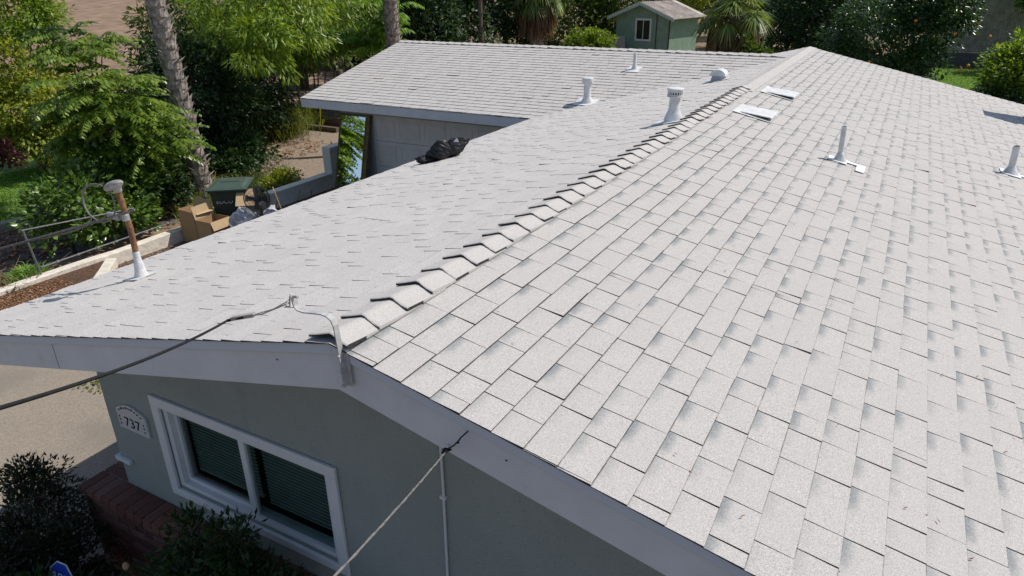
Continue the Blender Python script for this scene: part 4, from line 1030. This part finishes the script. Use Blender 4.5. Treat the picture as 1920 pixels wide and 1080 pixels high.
rf = mb.build('roof', mat('shed_roofing', (.52, .47, .42), .85, noise=.4, nscale=2, col2=(.30, .24, .21)), sh)
mb = MB()
for sx in (-1, 1):
    for k in range(12):
        u0, u1 = k/12, (k+1)/12; xx = lambda u: sx*(w_/2+ov)*u; zz = lambda u: hz+pk-pk/(w_/2)*(w_/2+ov)*u
        a = [(xx(u0), -.352, zz(u0)+.03), (xx(u1), -.352, zz(u1)+.03), (xx(u1), -.352, zz(u1)-.10), ((xx(u0)+xx(u1))/2, -.352, (zz(u0)+zz(u1))/2-.155), (xx(u0), -.352, zz(u0)-.10)]
        mb.hexa([Ms @ Vector(q) for q in a], [Ms @ (Vector(q)-Vector((0, .025, 0))) for q in a])
mb.build('scalloped_bargeboard', SB, sh)
mb = MB()
wa, wb, za, zb_ = -.36, .50, 1.45, 2.45
for (a, b_) in (((wa-.1, -.03, za-.1), (wb+.1, -.002, za)), ((wa-.1, -.03, zb_), (wb+.1, -.002, zb_+.1)), ((wa-.1, -.03, za), (wa, -.002, zb_)), ((wb, -.03, za), (wb+.1, -.002, zb_)), (((wa+wb)/2-.02, -.025, za), ((wa+wb)/2+.02, -.012, zb_))): mbx(mb, a, b_)
wn = mb.build('window', WHITEP, sh)
mb = MB(); mbx(mb, (wa, -.010, za), (wb, -.003, zb_)); mb.build('pane', mat('dark_glass', (.02, .02, .02), .08, spec=.6), wn)
mb = MB(); mbx(mb, (.92, -.03, 0), (.96, -.002, hz+.1)); mbx(mb, (w_/2-.06, -.02, 0), (w_/2+.02, -.002, hz-.02)); mb.build('door_edge', mat('dark_trim', (.07, .05, .04), .9), sh)
# white board leaning on the shed
mb = MB(); M2 = Ms @ Matrix.Translation((-1.15, -.45, 0)) @ Matrix.Rotation(R(8), 4, 'X'); mb.box((-.55, 0, 0), (.42, .04, 1.62), 0, M2)
tag(mb.build('leaning_board', mat('grey_board', (.42, .42, .43), .7, noise=.1)), 'plain pale grey board leaning against the left of the shed', 'board')
# slatted rack beyond the ridge
mb = MB(); rb = Vector((-15.6, 33.6, GZ))
for k in range(6): mb.tube([rb+Vector((k*.28, 0, .55)), rb+Vector((k*.28+.35, .5, 1.1))], .025, 6)
mb.tube([rb+Vector((0, 0, .55)), rb+Vector((1.45, 0, .55))], .03, 6); mb.tube([rb+Vector((.3, .5, 1.1)), rb+Vector((1.8, .5, 1.1))], .03, 6)
for k in (0, 1.4): mb.tube([rb+Vector((k, 0, 0)), rb+Vector((k, 0, .55))], .03, 6); mb.tube([rb+Vector((k+.35, .5, 0)), rb+Vector((k+.35, .5, 1.1))], .03, 6)
tag(mb.build('garden_lounger', mat('pale_wood', (.45, .38, .30), .8)), 'slatted pale wooden lounger just showing over the garage ridge', 'lounger')

# ------------------------------------------------------------------ driveway objects
# wheelie bin
GRN = mat('bin_green', (.030, .052, .040), .5, noise=.25, nscale=8); GRL = mat('bin_lid_green', (.065, .10, .08), .5, noise=.2, nscale=8)
bx, by = -9.50, 7.18; ang = R(38)
bn = empty('wheelie_bin', (bx, by, GZ), 'dark green wheeled rubbish bin standing at the foot of the palm', 'bin')
Mb = Matrix.Translation((bx, by, GZ)) @ Matrix.Rotation(ang, 4, 'Z')
def P(x, y_, z): return Mb @ Vector((x, y_, z))
def ring(hx, hy, z, oy=0): return [P(-hx, -hy+oy, z), P(hx, -hy+oy, z), P(hx, hy+oy, z), P(-hx, hy+oy, z)]
mb = MB(); mb.hexa(ring(.25, .30, .06), ring(.335, .40, .97)); mb.hexa(ring(.355, .425, .94), ring(.36, .43, .985)); mb.build('body', GRN, bn, bevel=.02)
mb = MB(); mb.hexa(ring(.375, .455, .99), ring(.375, .455, 1.02)); mb.hexa(ring(.33, .40, 1.021), ring(.27, .33, 1.06)); mb.hexa(ring(.20, .02, 1.062), ring(.18, .015, 1.075))
mb.build('lid', GRL, bn, bevel=.012)
for sx in (-1, 1):
    mb = MB(); mb.lathe([(.10, -.025), (.12, -.02), (.12, .02), (.10, .025)], P(sx*.27, .30, .12), 16, 0, Matrix.Rotation(ang, 4, 'Z') @ Matrix.Rotation(R(90), 4, 'Y')); mb.build('wheel', BLACKP, bn, smooth=True)
mb = MB(); mb.tube([P(-.25, .47, .93), P(.25, .47, .93)], .016, 8); mb.build('handle', GRN, bn)
WHT = mat('bin_lettering', (.55, .56, .56), .6)
tilt = math.atan2(.10, .91)
text('EDCO', .11, Mb @ Matrix.Translation((-.08, -.378, .76)) @ Matrix.Rotation(R(90)-tilt*0-.11, 4, 'X'), WHT, 'lettering', bn)
text('EDCO', .12, Mb @ Matrix.Translation((.320, .02, .74)) @ Matrix.Rotation(R(90), 4, 'Z') @ Matrix.Rotation(R(90)-.09, 4, 'X'), WHT, 'lettering', bn)
# cardboard boxes
CB = mat('cardboard', (.42, .27, .14), .85, noise=.12, nscale=5); CBI = mat('cardboard_inner', (.50, .36, .21), .85, noise=.08)
def box_open(cx, cy, w_, d_, h, ang, label, flaps, tilt=0, z0=0):
    t = empty('cardboard_box', (cx, cy, GZ+z0), label, 'cardboard box', 'cardboard boxes stacked by the green bin')
    M = Matrix.Translation((cx, cy, GZ+z0)) @ Matrix.Rotation(ang, 4, 'Z') @ Matrix.Rotation(tilt, 4, 'Y'); k = .006
    mb = MB(); a, b_ = w_/2, d_/2
    mb.box((-a, -b_, 0), (a, b_, k), 0, M); mb.box((-a, -b_, k), (a, -b_+k, h), 0, M); mb.box((-a, b_-k, k), (a, b_, h), 0, M); mb.box((-a, -b_+k, k), (-a+k, b_-k, h), 0, M); mb.box((a-k, -b_+k, k), (a, b_-k, h), 0, M)
    mb.build('carton', CB, t)
    for (side, angf, ln_) in flaps:
        rot = {'f': 0, 'r': 90, 'b': 180, 'l': 270}[side]; hw = (a if side in 'fb' else b_); off = (b_ if side in 'fb' else a)
        Mf = M @ Matrix.Rotation(R(rot), 4, 'Z') @ Matrix.Translation((0, -off, h)) @ Matrix.Rotation(R(angf), 4, 'X')
        mb = MB(); mb.box((-hw+.004, -k/2, .002), (hw-.004, k/2, ln_), 0, Mf); mb.build('flap', CBI, t)
    return t
box_open(-9.80, 6.46, .50, .36, .66, R(-4), 'tall open cardboard box nearest the cream wall', [('b', 25, .16), ('r', 100, .12)])
box_open(-9.27, 6.44, .40, .46, .55, R(2), 'open cardboard box with a raised back flap, nearest the roof edge', [('l', 14, .25), ('r', 158, .17)])
# leaning brown panels near the fan
for (cx, cy, w_, h, az, lean, z0, lb, cm) in ((-8.80, 6.90, .42, .40, R(38), R(-52), .74, 'flat beige cardboard sheet leaning on the front of the bin', CBI), (-8.02, 7.05, .30, .44, R(140), R(-12), .72, 'upright flattened cardboard sheet just right of the fan', CB)):
    mb = MB(); M = Matrix.Translation((cx, cy, GZ+z0)) @ Matrix.Rotation(az, 4, 'Z') @ Matrix.Rotation(lean, 4, 'X'); mb.box((-w_/2, 0, 0), (w_/2, .012, h), 0, M)
    tag(mb.build('cardboard_sheet', cm), lb, 'cardboard')
# fan
fx_, fy_, fz_ = -8.38, 6.80, -2.34
fn = empty('pedestal_fan', (fx_, fy_, GZ), 'black round pedestal fan among the rubbish right of the bin', 'fan')
Mf = Matrix.Translation((fx_, fy_, fz_)) @ Matrix.Rotation(R(35), 4, 'Z') @ Matrix.Rotation(R(78), 4, 'X')
FB = mat('fan_black', (.03, .03, .032), .35, .3)
mb = MB()
for (r_, zz) in ((.235, 0), (.235, -.05), (.16, .045), (.08, .06)):
    mb.tube([Mf @ Vector((r_*math.cos(2*math.pi*k/32), r_*math.sin(2*math.pi*k/32), zz)) for k in range(33)], .006 if zz <= 0 else .003, 5)
for k in range(44):
    a = 2*math.pi*k/44; mb.tube([Mf @ Vector((.05*math.cos(a), .05*math.sin(a), .062)), Mf @ Vector((.15*math.cos(a+.1), .15*math.sin(a+.1), .048)), Mf @ Vector((.235*math.cos(a+.15), .235*math.sin(a+.15), 0)), Mf @ Vector((.235*math.cos(a+.15), .235*math.sin(a+.15), -.05)), Mf @ Vector((.08*math.cos(a), .08*math.sin(a), -.10))], .0022, 4)
mb.lathe([(.05, .058), (.052, .066), (.03, .072)], (0, 0, 0), 16, 0, Mf); mb.build('cage', FB, fn, smooth=True)
mb = MB()
for k in range(4):
    a = k*math.pi/2; M = Mf @ Matrix.Rotation(a, 4, 'Z') @ Matrix.Rotation(R(22), 4, 'X'); mb.add([M @ Vector(q) for q in ((.03, -.02, 0), (.2, -.09, 0), (.21, .05, 0), (.03, .03, 0))], [(0, 1, 2, 3)])
mb.build('blades', mat('fan_blade', (.06, .06, .065), .3), fn)
mb = MB(); mb.lathe([(.06, -.20), (.075, -.17), (.075, -.11), (.05, -.10)], (0, 0, 0), 16, 0, Mf); mb.tube([Mf @ Vector((0, 0, -.15)), (fx_+.03, fy_+.06, fz_-.35), (fx_+.03, fy_+.06, GZ+.02)], .015, 8)
mb.lathe([(.18, 0), (.18, .02), (.03, .04)], (fx_+.03, fy_+.06, GZ+.005), 20); mb.build('stand', FB, fn, smooth=True)
# crumpled bags
def crumple(name, c, r, m, label, cat, seed=0, flat=.75, amp=.35, freq=5, group=None, n=26, k=18, zmin=None, M=None, nd=34):
    rg = np.random.default_rng(seed); dirs = unit(rg.normal(size=(nd, 3))); lev = rg.uniform(.62, 1.05, nd)
    vs = []
    for i in range(k+1):
        ph = math.pi*i/k
        for j in range(n):
            th = 2*math.pi*j/n; q = np.array([math.sin(ph)*math.cos(th), math.sin(ph)*math.sin(th), math.cos(ph)])
            dd = dirs @ q; s_ = min([lev[a]/dd[a] for a in range(nd) if dd[a] > .25]+[1.25]); q = q*s_*(1+.04*rg.normal())
            v_ = Vector((q[0]*r[0], q[1]*r[1], q[2]*r[2]))
            if M: v_ = M @ v_
            vs.append(v_+Vector(c))
    mb = MB(); mb.add(vs, [(i*n+j, (i+1)*n+j, (i+1)*n+(j+1) % n, i*n+(j+1) % n) for i in range(k) for j in range(n)])
    o = mb.build(name, m); tag(o, label, cat, group); return o
PLA = mat('clear_plastic', (.42, .42, .44), .25, noise=.5, nscale=9, spec=.6); WPL = mat('white_plastic_bag', (.62, .62, .64), .35, noise=.25, nscale=9)
crumple('rubbish_bag', (-8.72, 6.72, GZ+.42), (.36, .32, .42), PLA, 'clear grey plastic sack beside the boxes', 'bag', 3)
crumple('rubbish_bag', (-8.30, 6.98, GZ+.36), (.26, .26, .40), WPL, 'white plastic bag under the fan', 'bag', 5)
# black bag on the roof edge
BAG = mat('black_plastic', (.010, .010, .012), .42, spec=.4)
bb = empty('black_bag', (-3.2, 5.5, zr(3.2)), 'crumpled black plastic bag lying on the left roof edge', 'bag')
o = crumple('bag_body', (-3.13, 5.43, zr(3.13)+.10), (.15, .23, .15), BAG, None, None, 21, M=Matrix.Rotation(R(-38), 3, 'Z'), nd=20)
o2 = crumple('bag_fold', (-3.03, 5.54, zr(3.03)+.14), (.085, .19, .10), BAG, None, None, 22, M=Matrix.Rotation(R(-50), 3, 'Z') @ Matrix.Rotation(R(18), 3, 'X'), nd=15)
o3 = crumple('bag_corner', (-3.27, 5.27, zr(3.27)+.045), (.10, .13, .06), BAG, None, None, 13, M=Matrix.Rotation(R(-38), 3, 'Z'), nd=16)
for q in (o, o2, o3):
    q.data.transform(Matrix.Translation(-Vector(bb.location))); q.parent = bb
mb = MB(); mb.add([(-2.99, 5.47, zr(3)+.20), (-2.92, 5.50, zr(3)+.20), (-2.95, 5.50, zr(3)+.25)], [(0, 1, 2)]); mb.add([(-2.991, 5.472, zr(3)+.20), (-2.921, 5.502, zr(3)+.20), (-2.951, 5.502, zr(3)+.25)], [(0, 2, 1)]); mb.build('white_label', WHITEP, bb)
# mirror leaning on the garage
MIR = bpy.data.materials.new('mirror_silver'); MIR.use_nodes = True; b = MIR.node_tree.nodes["Principled BSDF"]; b.inputs['Metallic'].default_value = 1; b.inputs['Roughness'].default_value = .015; b.inputs['Base Color'].default_value = (.88, .9, .9, 1)
GOLD = mat('dark_gilt', (.16, .12, .05), .4, .6, noise=.5, nscale=16)
mi = empty('standing_mirror', (-8.1, 9.2, GZ), 'tall gilt framed mirror leaning beside the garage door', 'mirror')
Mm = Matrix.Translation((-8.12, 8.90, GZ+.012)) @ Matrix.Rotation(R(-15.5), 4, 'X')
hw, hh = .40, 2.19
mb = MB(); mb.box((-hw, .02, 0), (hw+.02, .06, hh), 0, Mm)
mb.box((-hw, -.012, hh-.045), (hw, .0199, hh), 0, Mm); mb.box((-hw, -.012, 0), (hw, .0199, .05), 0, Mm); mb.box((-hw, -.012, .051), (-hw+.02, .0199, hh-.046), 0, Mm); mb.box((hw-.10, -.02, .051), (hw+.02, .0199, hh-.002), 0, Mm)
for k in range(40): mb.box((hw-.085, -.032, .06+k*.052), (hw-.06, -.0201, .095+k*.052), 0, Mm)
mb.build('frame', GOLD, mi, bevel=.004)
mb = MB(); mb.box((-hw+.021, .008, .051), (hw-.101, .0195, hh-.046), 0, Mm); mb.build('glass', MIR, mi)
# wooden post beyond the mirror
mb = MB(); mb.tube([(-12.0, 13.5, GZ), (-12.02, 13.52, -1.7), (-12.1, 13.5, -.9)], [.13, .11, .10], 10); mb.tube([(-11.82, 13.6, GZ), (-11.78, 13.6, -1.0)], [.06, .05], 8)
tag(mb.build('tree_stump', BARK, smooth=True), 'bare brown trunk standing behind the stepped block wall', 'trunk')
# terracotta pots and timber step
TER = mat('terracotta', (.42, .15, .07), .8, noise=.2, nscale=8)
def pot(x, y_, z, s_, label):
    t = empty('flower_pot', (x, y_, z), label, 'flower pot', 'terracotta pots by the path'); mb = MB()
    mb.lathe([(.15*s_, 0), (.21*s_, .30*s_), (.24*s_, .31*s_), (.24*s_, .38*s_), (.20*s_, .38*s_), (.19*s_, .33*s_)], (x, y_, z), 20); mb.build('pot', TER, t, smooth=True)
    l_ = []; grass_clump(l_, (x, y_, z+.33*s_), 160, .5, .025, .06, 1.5); V, F = cat_vf(l_); mesh_np('plant', V, F, L_MID, t)
pot(-16.9, 17.7, GZ+.30, 1.5, 'large orange terracotta pot under the garage roof corner'); pot(-16.9, 14.2, GZ, 1.2, 'terracotta pot with red tint at the left of the grasses')
mb = MB(); mb.box((-18.5, 16.7, GZ), (-13.2, 17.0, GZ+.28), 0); mb.box((-18.5, 17.001, GZ), (-13.2, 19.5, GZ+.29)); mb.box((-17.5, 15.8, GZ), (-14.6, 15.95, GZ+.16))
tag(mb.build('timber_step', mat('old_timber', (.16, .12, .09), .9, noise=.4)), 'weathered timber step across the far end of the garden path', 'step')

# railing by the wall
mb = MB()
mb.tube([(-10.25, 3.69, GZ+.2), (-10.25, 3.62, -2.28)], .018, 8); mb.tube([(-10.25, 3.60, -2.27), (-10.25, 5.55, -2.44)], .013, 8)
mb.tube([(-10.25, 3.72, GZ+.34), (-10.25, 4.7, GZ+.36), (-10.25, 8.3, GZ+.40)], .013, 8)
for k in range(12): mb.lathe([(.024, -.02), (.024, .02)], (-10.25, 4.0+k*.36, GZ+.345+k*.005), 8, 0, Matrix.Rotation(R(90), 4, 'X'))
mb.tube([(-10.25, 7.1, GZ+.2), (-10.25, 7.1, -2.45)], .02, 8)
tag(mb.build('pipe_railing', mat('weathered_pipe', (.22, .22, .22), .6, .4, noise=.3, nscale=14), smooth=True), 'bent grey pipe railing on top of the cream driveway wall', 'railing')

# leaf litter (uncountable)
def litter(name, x0, x1, y0_, y1_, z, n, m, size, label):
    P_ = np.stack([rng.uniform(x0, x1, n), rng.uniform(y0_, y1_, n), np.full(n, z)+rng.uniform(0, .02, n)], 1)
    D = rng.normal(size=(n, 3))*[1, 1, .25]; Nn = np.array([[0, 0, 1.]])+rng.normal(size=(n, 3))*.3
    V, F = leaf_quads(P_, D, Nn, size*rng.uniform(.5, 1.3, n), size*.5, .2); o = mesh_np(name, V, F, m); return tag(o, label, 'leaf litter', kind='stuff')
L_LIT = leaf_mat('leaf_litter', [(.12,.055,.03),(.26,.13,.07),(.45,.28,.16)], .1, .8, .1)
litter('leaf_litter', -13.9, -11.6, 2.0, 7.5, GZ+.005, 2600, L_LIT, .12, 'brown fallen leaves piled along the street kerb')
litter('mulch_chips', -10.03, -8.3, 0, 3.8, GZ+.15, 12000, L_LIT, .045, 'bark chips covering the bed beside the driveway')
litter('leaf_litter', -10.0, -9.6, 3.1, 6.4, GZ+.012, 700, L_LIT, .05, 'small dry leaves along the foot of the cream wall')
litter('leaf_litter', -15.4, -13.2, 11.6, 14.6, GZ+.005, 450, L_LIT, .12, 'reddish leaves on the garden path edge')
litter('leaf_litter', 4.0, 6.5, 42, 44.5, GZ+.005, 500, L_LIT, .18, 'brown leaves under the tall fence')
litter('leaf_litter', -6.6, -6.2, 2.0, 2.3, GZ+.008, 60, L_GRASS, .07, 'small yellow-green leaf patch on the driveway under the eave')
litter('leaf_litter', -5.15, -4.85, 1.9, 2.3, GZ+.008, 90, L_GRASS, .06, 'small dry weed patch on the driveway beside the house corner')
P_ = np.stack([rng.uniform(.2, 3.6, 150), rng.uniform(.1, 12, 150)**1.0, np.zeros(150)], 1); P_[:, 2] = -S*P_[:, 0]+.014
V, F = leaf_quads(P_, rng.normal(size=(150, 3))*[1, 1, .1], np.array([[.23, 0, 1.]]), rng.uniform(.008, .028, 150), .006, .1); tag(mesh_np('roof_debris', V, F, L_LIT), 'scattered dry leaf crumbs and twigs on the right roof slope', 'debris', kind='stuff')
# lawn blades
def lawn_blades(x0, x1, y0_, y1_, n, ln_, label):
    P_ = np.stack([rng.uniform(x0, x1, n), rng.uniform(y0_, y1_, n), np.full(n, GZ+.003)], 1); D = rng.normal(size=(n, 3))*[.5, .5, 0]+[0, 0, 1]
    V, F = blades(P_, D, ln_*rng.uniform(.5, 1.2, n), .02, .2); return tag(mesh_np('grass', V, F, L_LAWN), label, 'grass', kind='stuff')
lawn_blades(-19, -14.3, 3, 8.8, 24000, .07, 'sunlit short green lawn on the left beyond the street kerb')
lawn_blades(2.0, 7, 33, 44, 16000, .10, 'small patch of back lawn seen over the roof at the right')

# ------------------------------------------------------------------ front garden plants, in shade
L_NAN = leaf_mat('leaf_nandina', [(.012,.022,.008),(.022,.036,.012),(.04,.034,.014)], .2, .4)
def sprig_bush(name, base, blobs, label, leafm, nsprig, lf, per):
    t = empty(name, base, label, 'shrub'); vf = []; b_ = Vector(base); mb = MB()
    for (c, r, n) in blobs:
        q, cc = crown_leaves(c, r, n, per, lf, .16, .35, .0, .3, -.5); vf.append(q)
        for s_ in cc[:n//3]: mb.tube([b_+Vector((random.uniform(-.1, .1), random.uniform(-.1, .1), 0)), b_.lerp(Vector(s_), .6)+Vector((0, 0, .1)), Vector(s_)], [.008, .005, .002], 5)
    V, F = cat_vf(vf); mesh_np('crown', V, F, leafm, t); mb.build('stems', BARKD, t); return t
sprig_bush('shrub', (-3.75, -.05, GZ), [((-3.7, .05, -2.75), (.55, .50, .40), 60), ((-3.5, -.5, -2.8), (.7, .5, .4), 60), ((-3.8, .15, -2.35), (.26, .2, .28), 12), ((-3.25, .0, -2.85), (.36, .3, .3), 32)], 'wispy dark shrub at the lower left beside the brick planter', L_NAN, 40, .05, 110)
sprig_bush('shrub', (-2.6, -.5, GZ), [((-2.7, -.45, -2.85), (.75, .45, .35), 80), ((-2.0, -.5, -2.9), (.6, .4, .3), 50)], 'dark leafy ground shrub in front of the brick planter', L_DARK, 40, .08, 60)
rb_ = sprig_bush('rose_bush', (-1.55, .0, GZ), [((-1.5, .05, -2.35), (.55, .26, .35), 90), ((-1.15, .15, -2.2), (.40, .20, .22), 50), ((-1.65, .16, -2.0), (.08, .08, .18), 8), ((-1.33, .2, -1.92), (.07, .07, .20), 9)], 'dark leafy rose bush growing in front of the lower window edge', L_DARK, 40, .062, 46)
FAD = mat('faded_rose', (.35, .22, .14), .8)
for k in range(7): mb = MB(); ellipsoid(mb, (-1.5+random.uniform(-.5, .45), -.02+random.uniform(-.2, .15), -2.1+random.uniform(-.25, .1)), (.022, .022, .028), None, 8, 6); mb.build('bloom', FAD, rb_)
# security sign
sg = empty('yard_sign', (-2.80, -.10, GZ), 'small blue octagonal security sign with white letters among the dark shrubs', 'sign')
mb = MB(); mb.tube([(-2.84, -.185, GZ), (-2.84, -.185, -2.62)], .008, 8); mb.build('stake', GALV, sg)
Msn = Matrix.Translation((-2.84, -.20, -2.60)) @ Matrix.Rotation(R(5), 4, 'Z') @ Matrix.Rotation(R(72), 4, 'X')
def octo(r_, z0_, z1_):
    a = [Vector((r_*math.cos(R(22.5+45*k)), r_*math.sin(R(22.5+45*k)), z0_)) for k in range(8)]; return [Msn @ q for q in a], [Msn @ (q+Vector((0, 0, z1_-z0_))) for q in a]
mb = MB(); mb.hexa(*octo(.130, -.004, .002)); mb.build('rim', WHITEP, sg)
mb = MB(); mb.hexa(*octo(.122, .0025, .004)); mb.build('face', mat('sign_blue', (.02, .07, .45), .4), sg)
text('ADT', .095, Msn @ Matrix.Translation((0, 0, .006)), WHITEP, 'lettering', sg, .001)
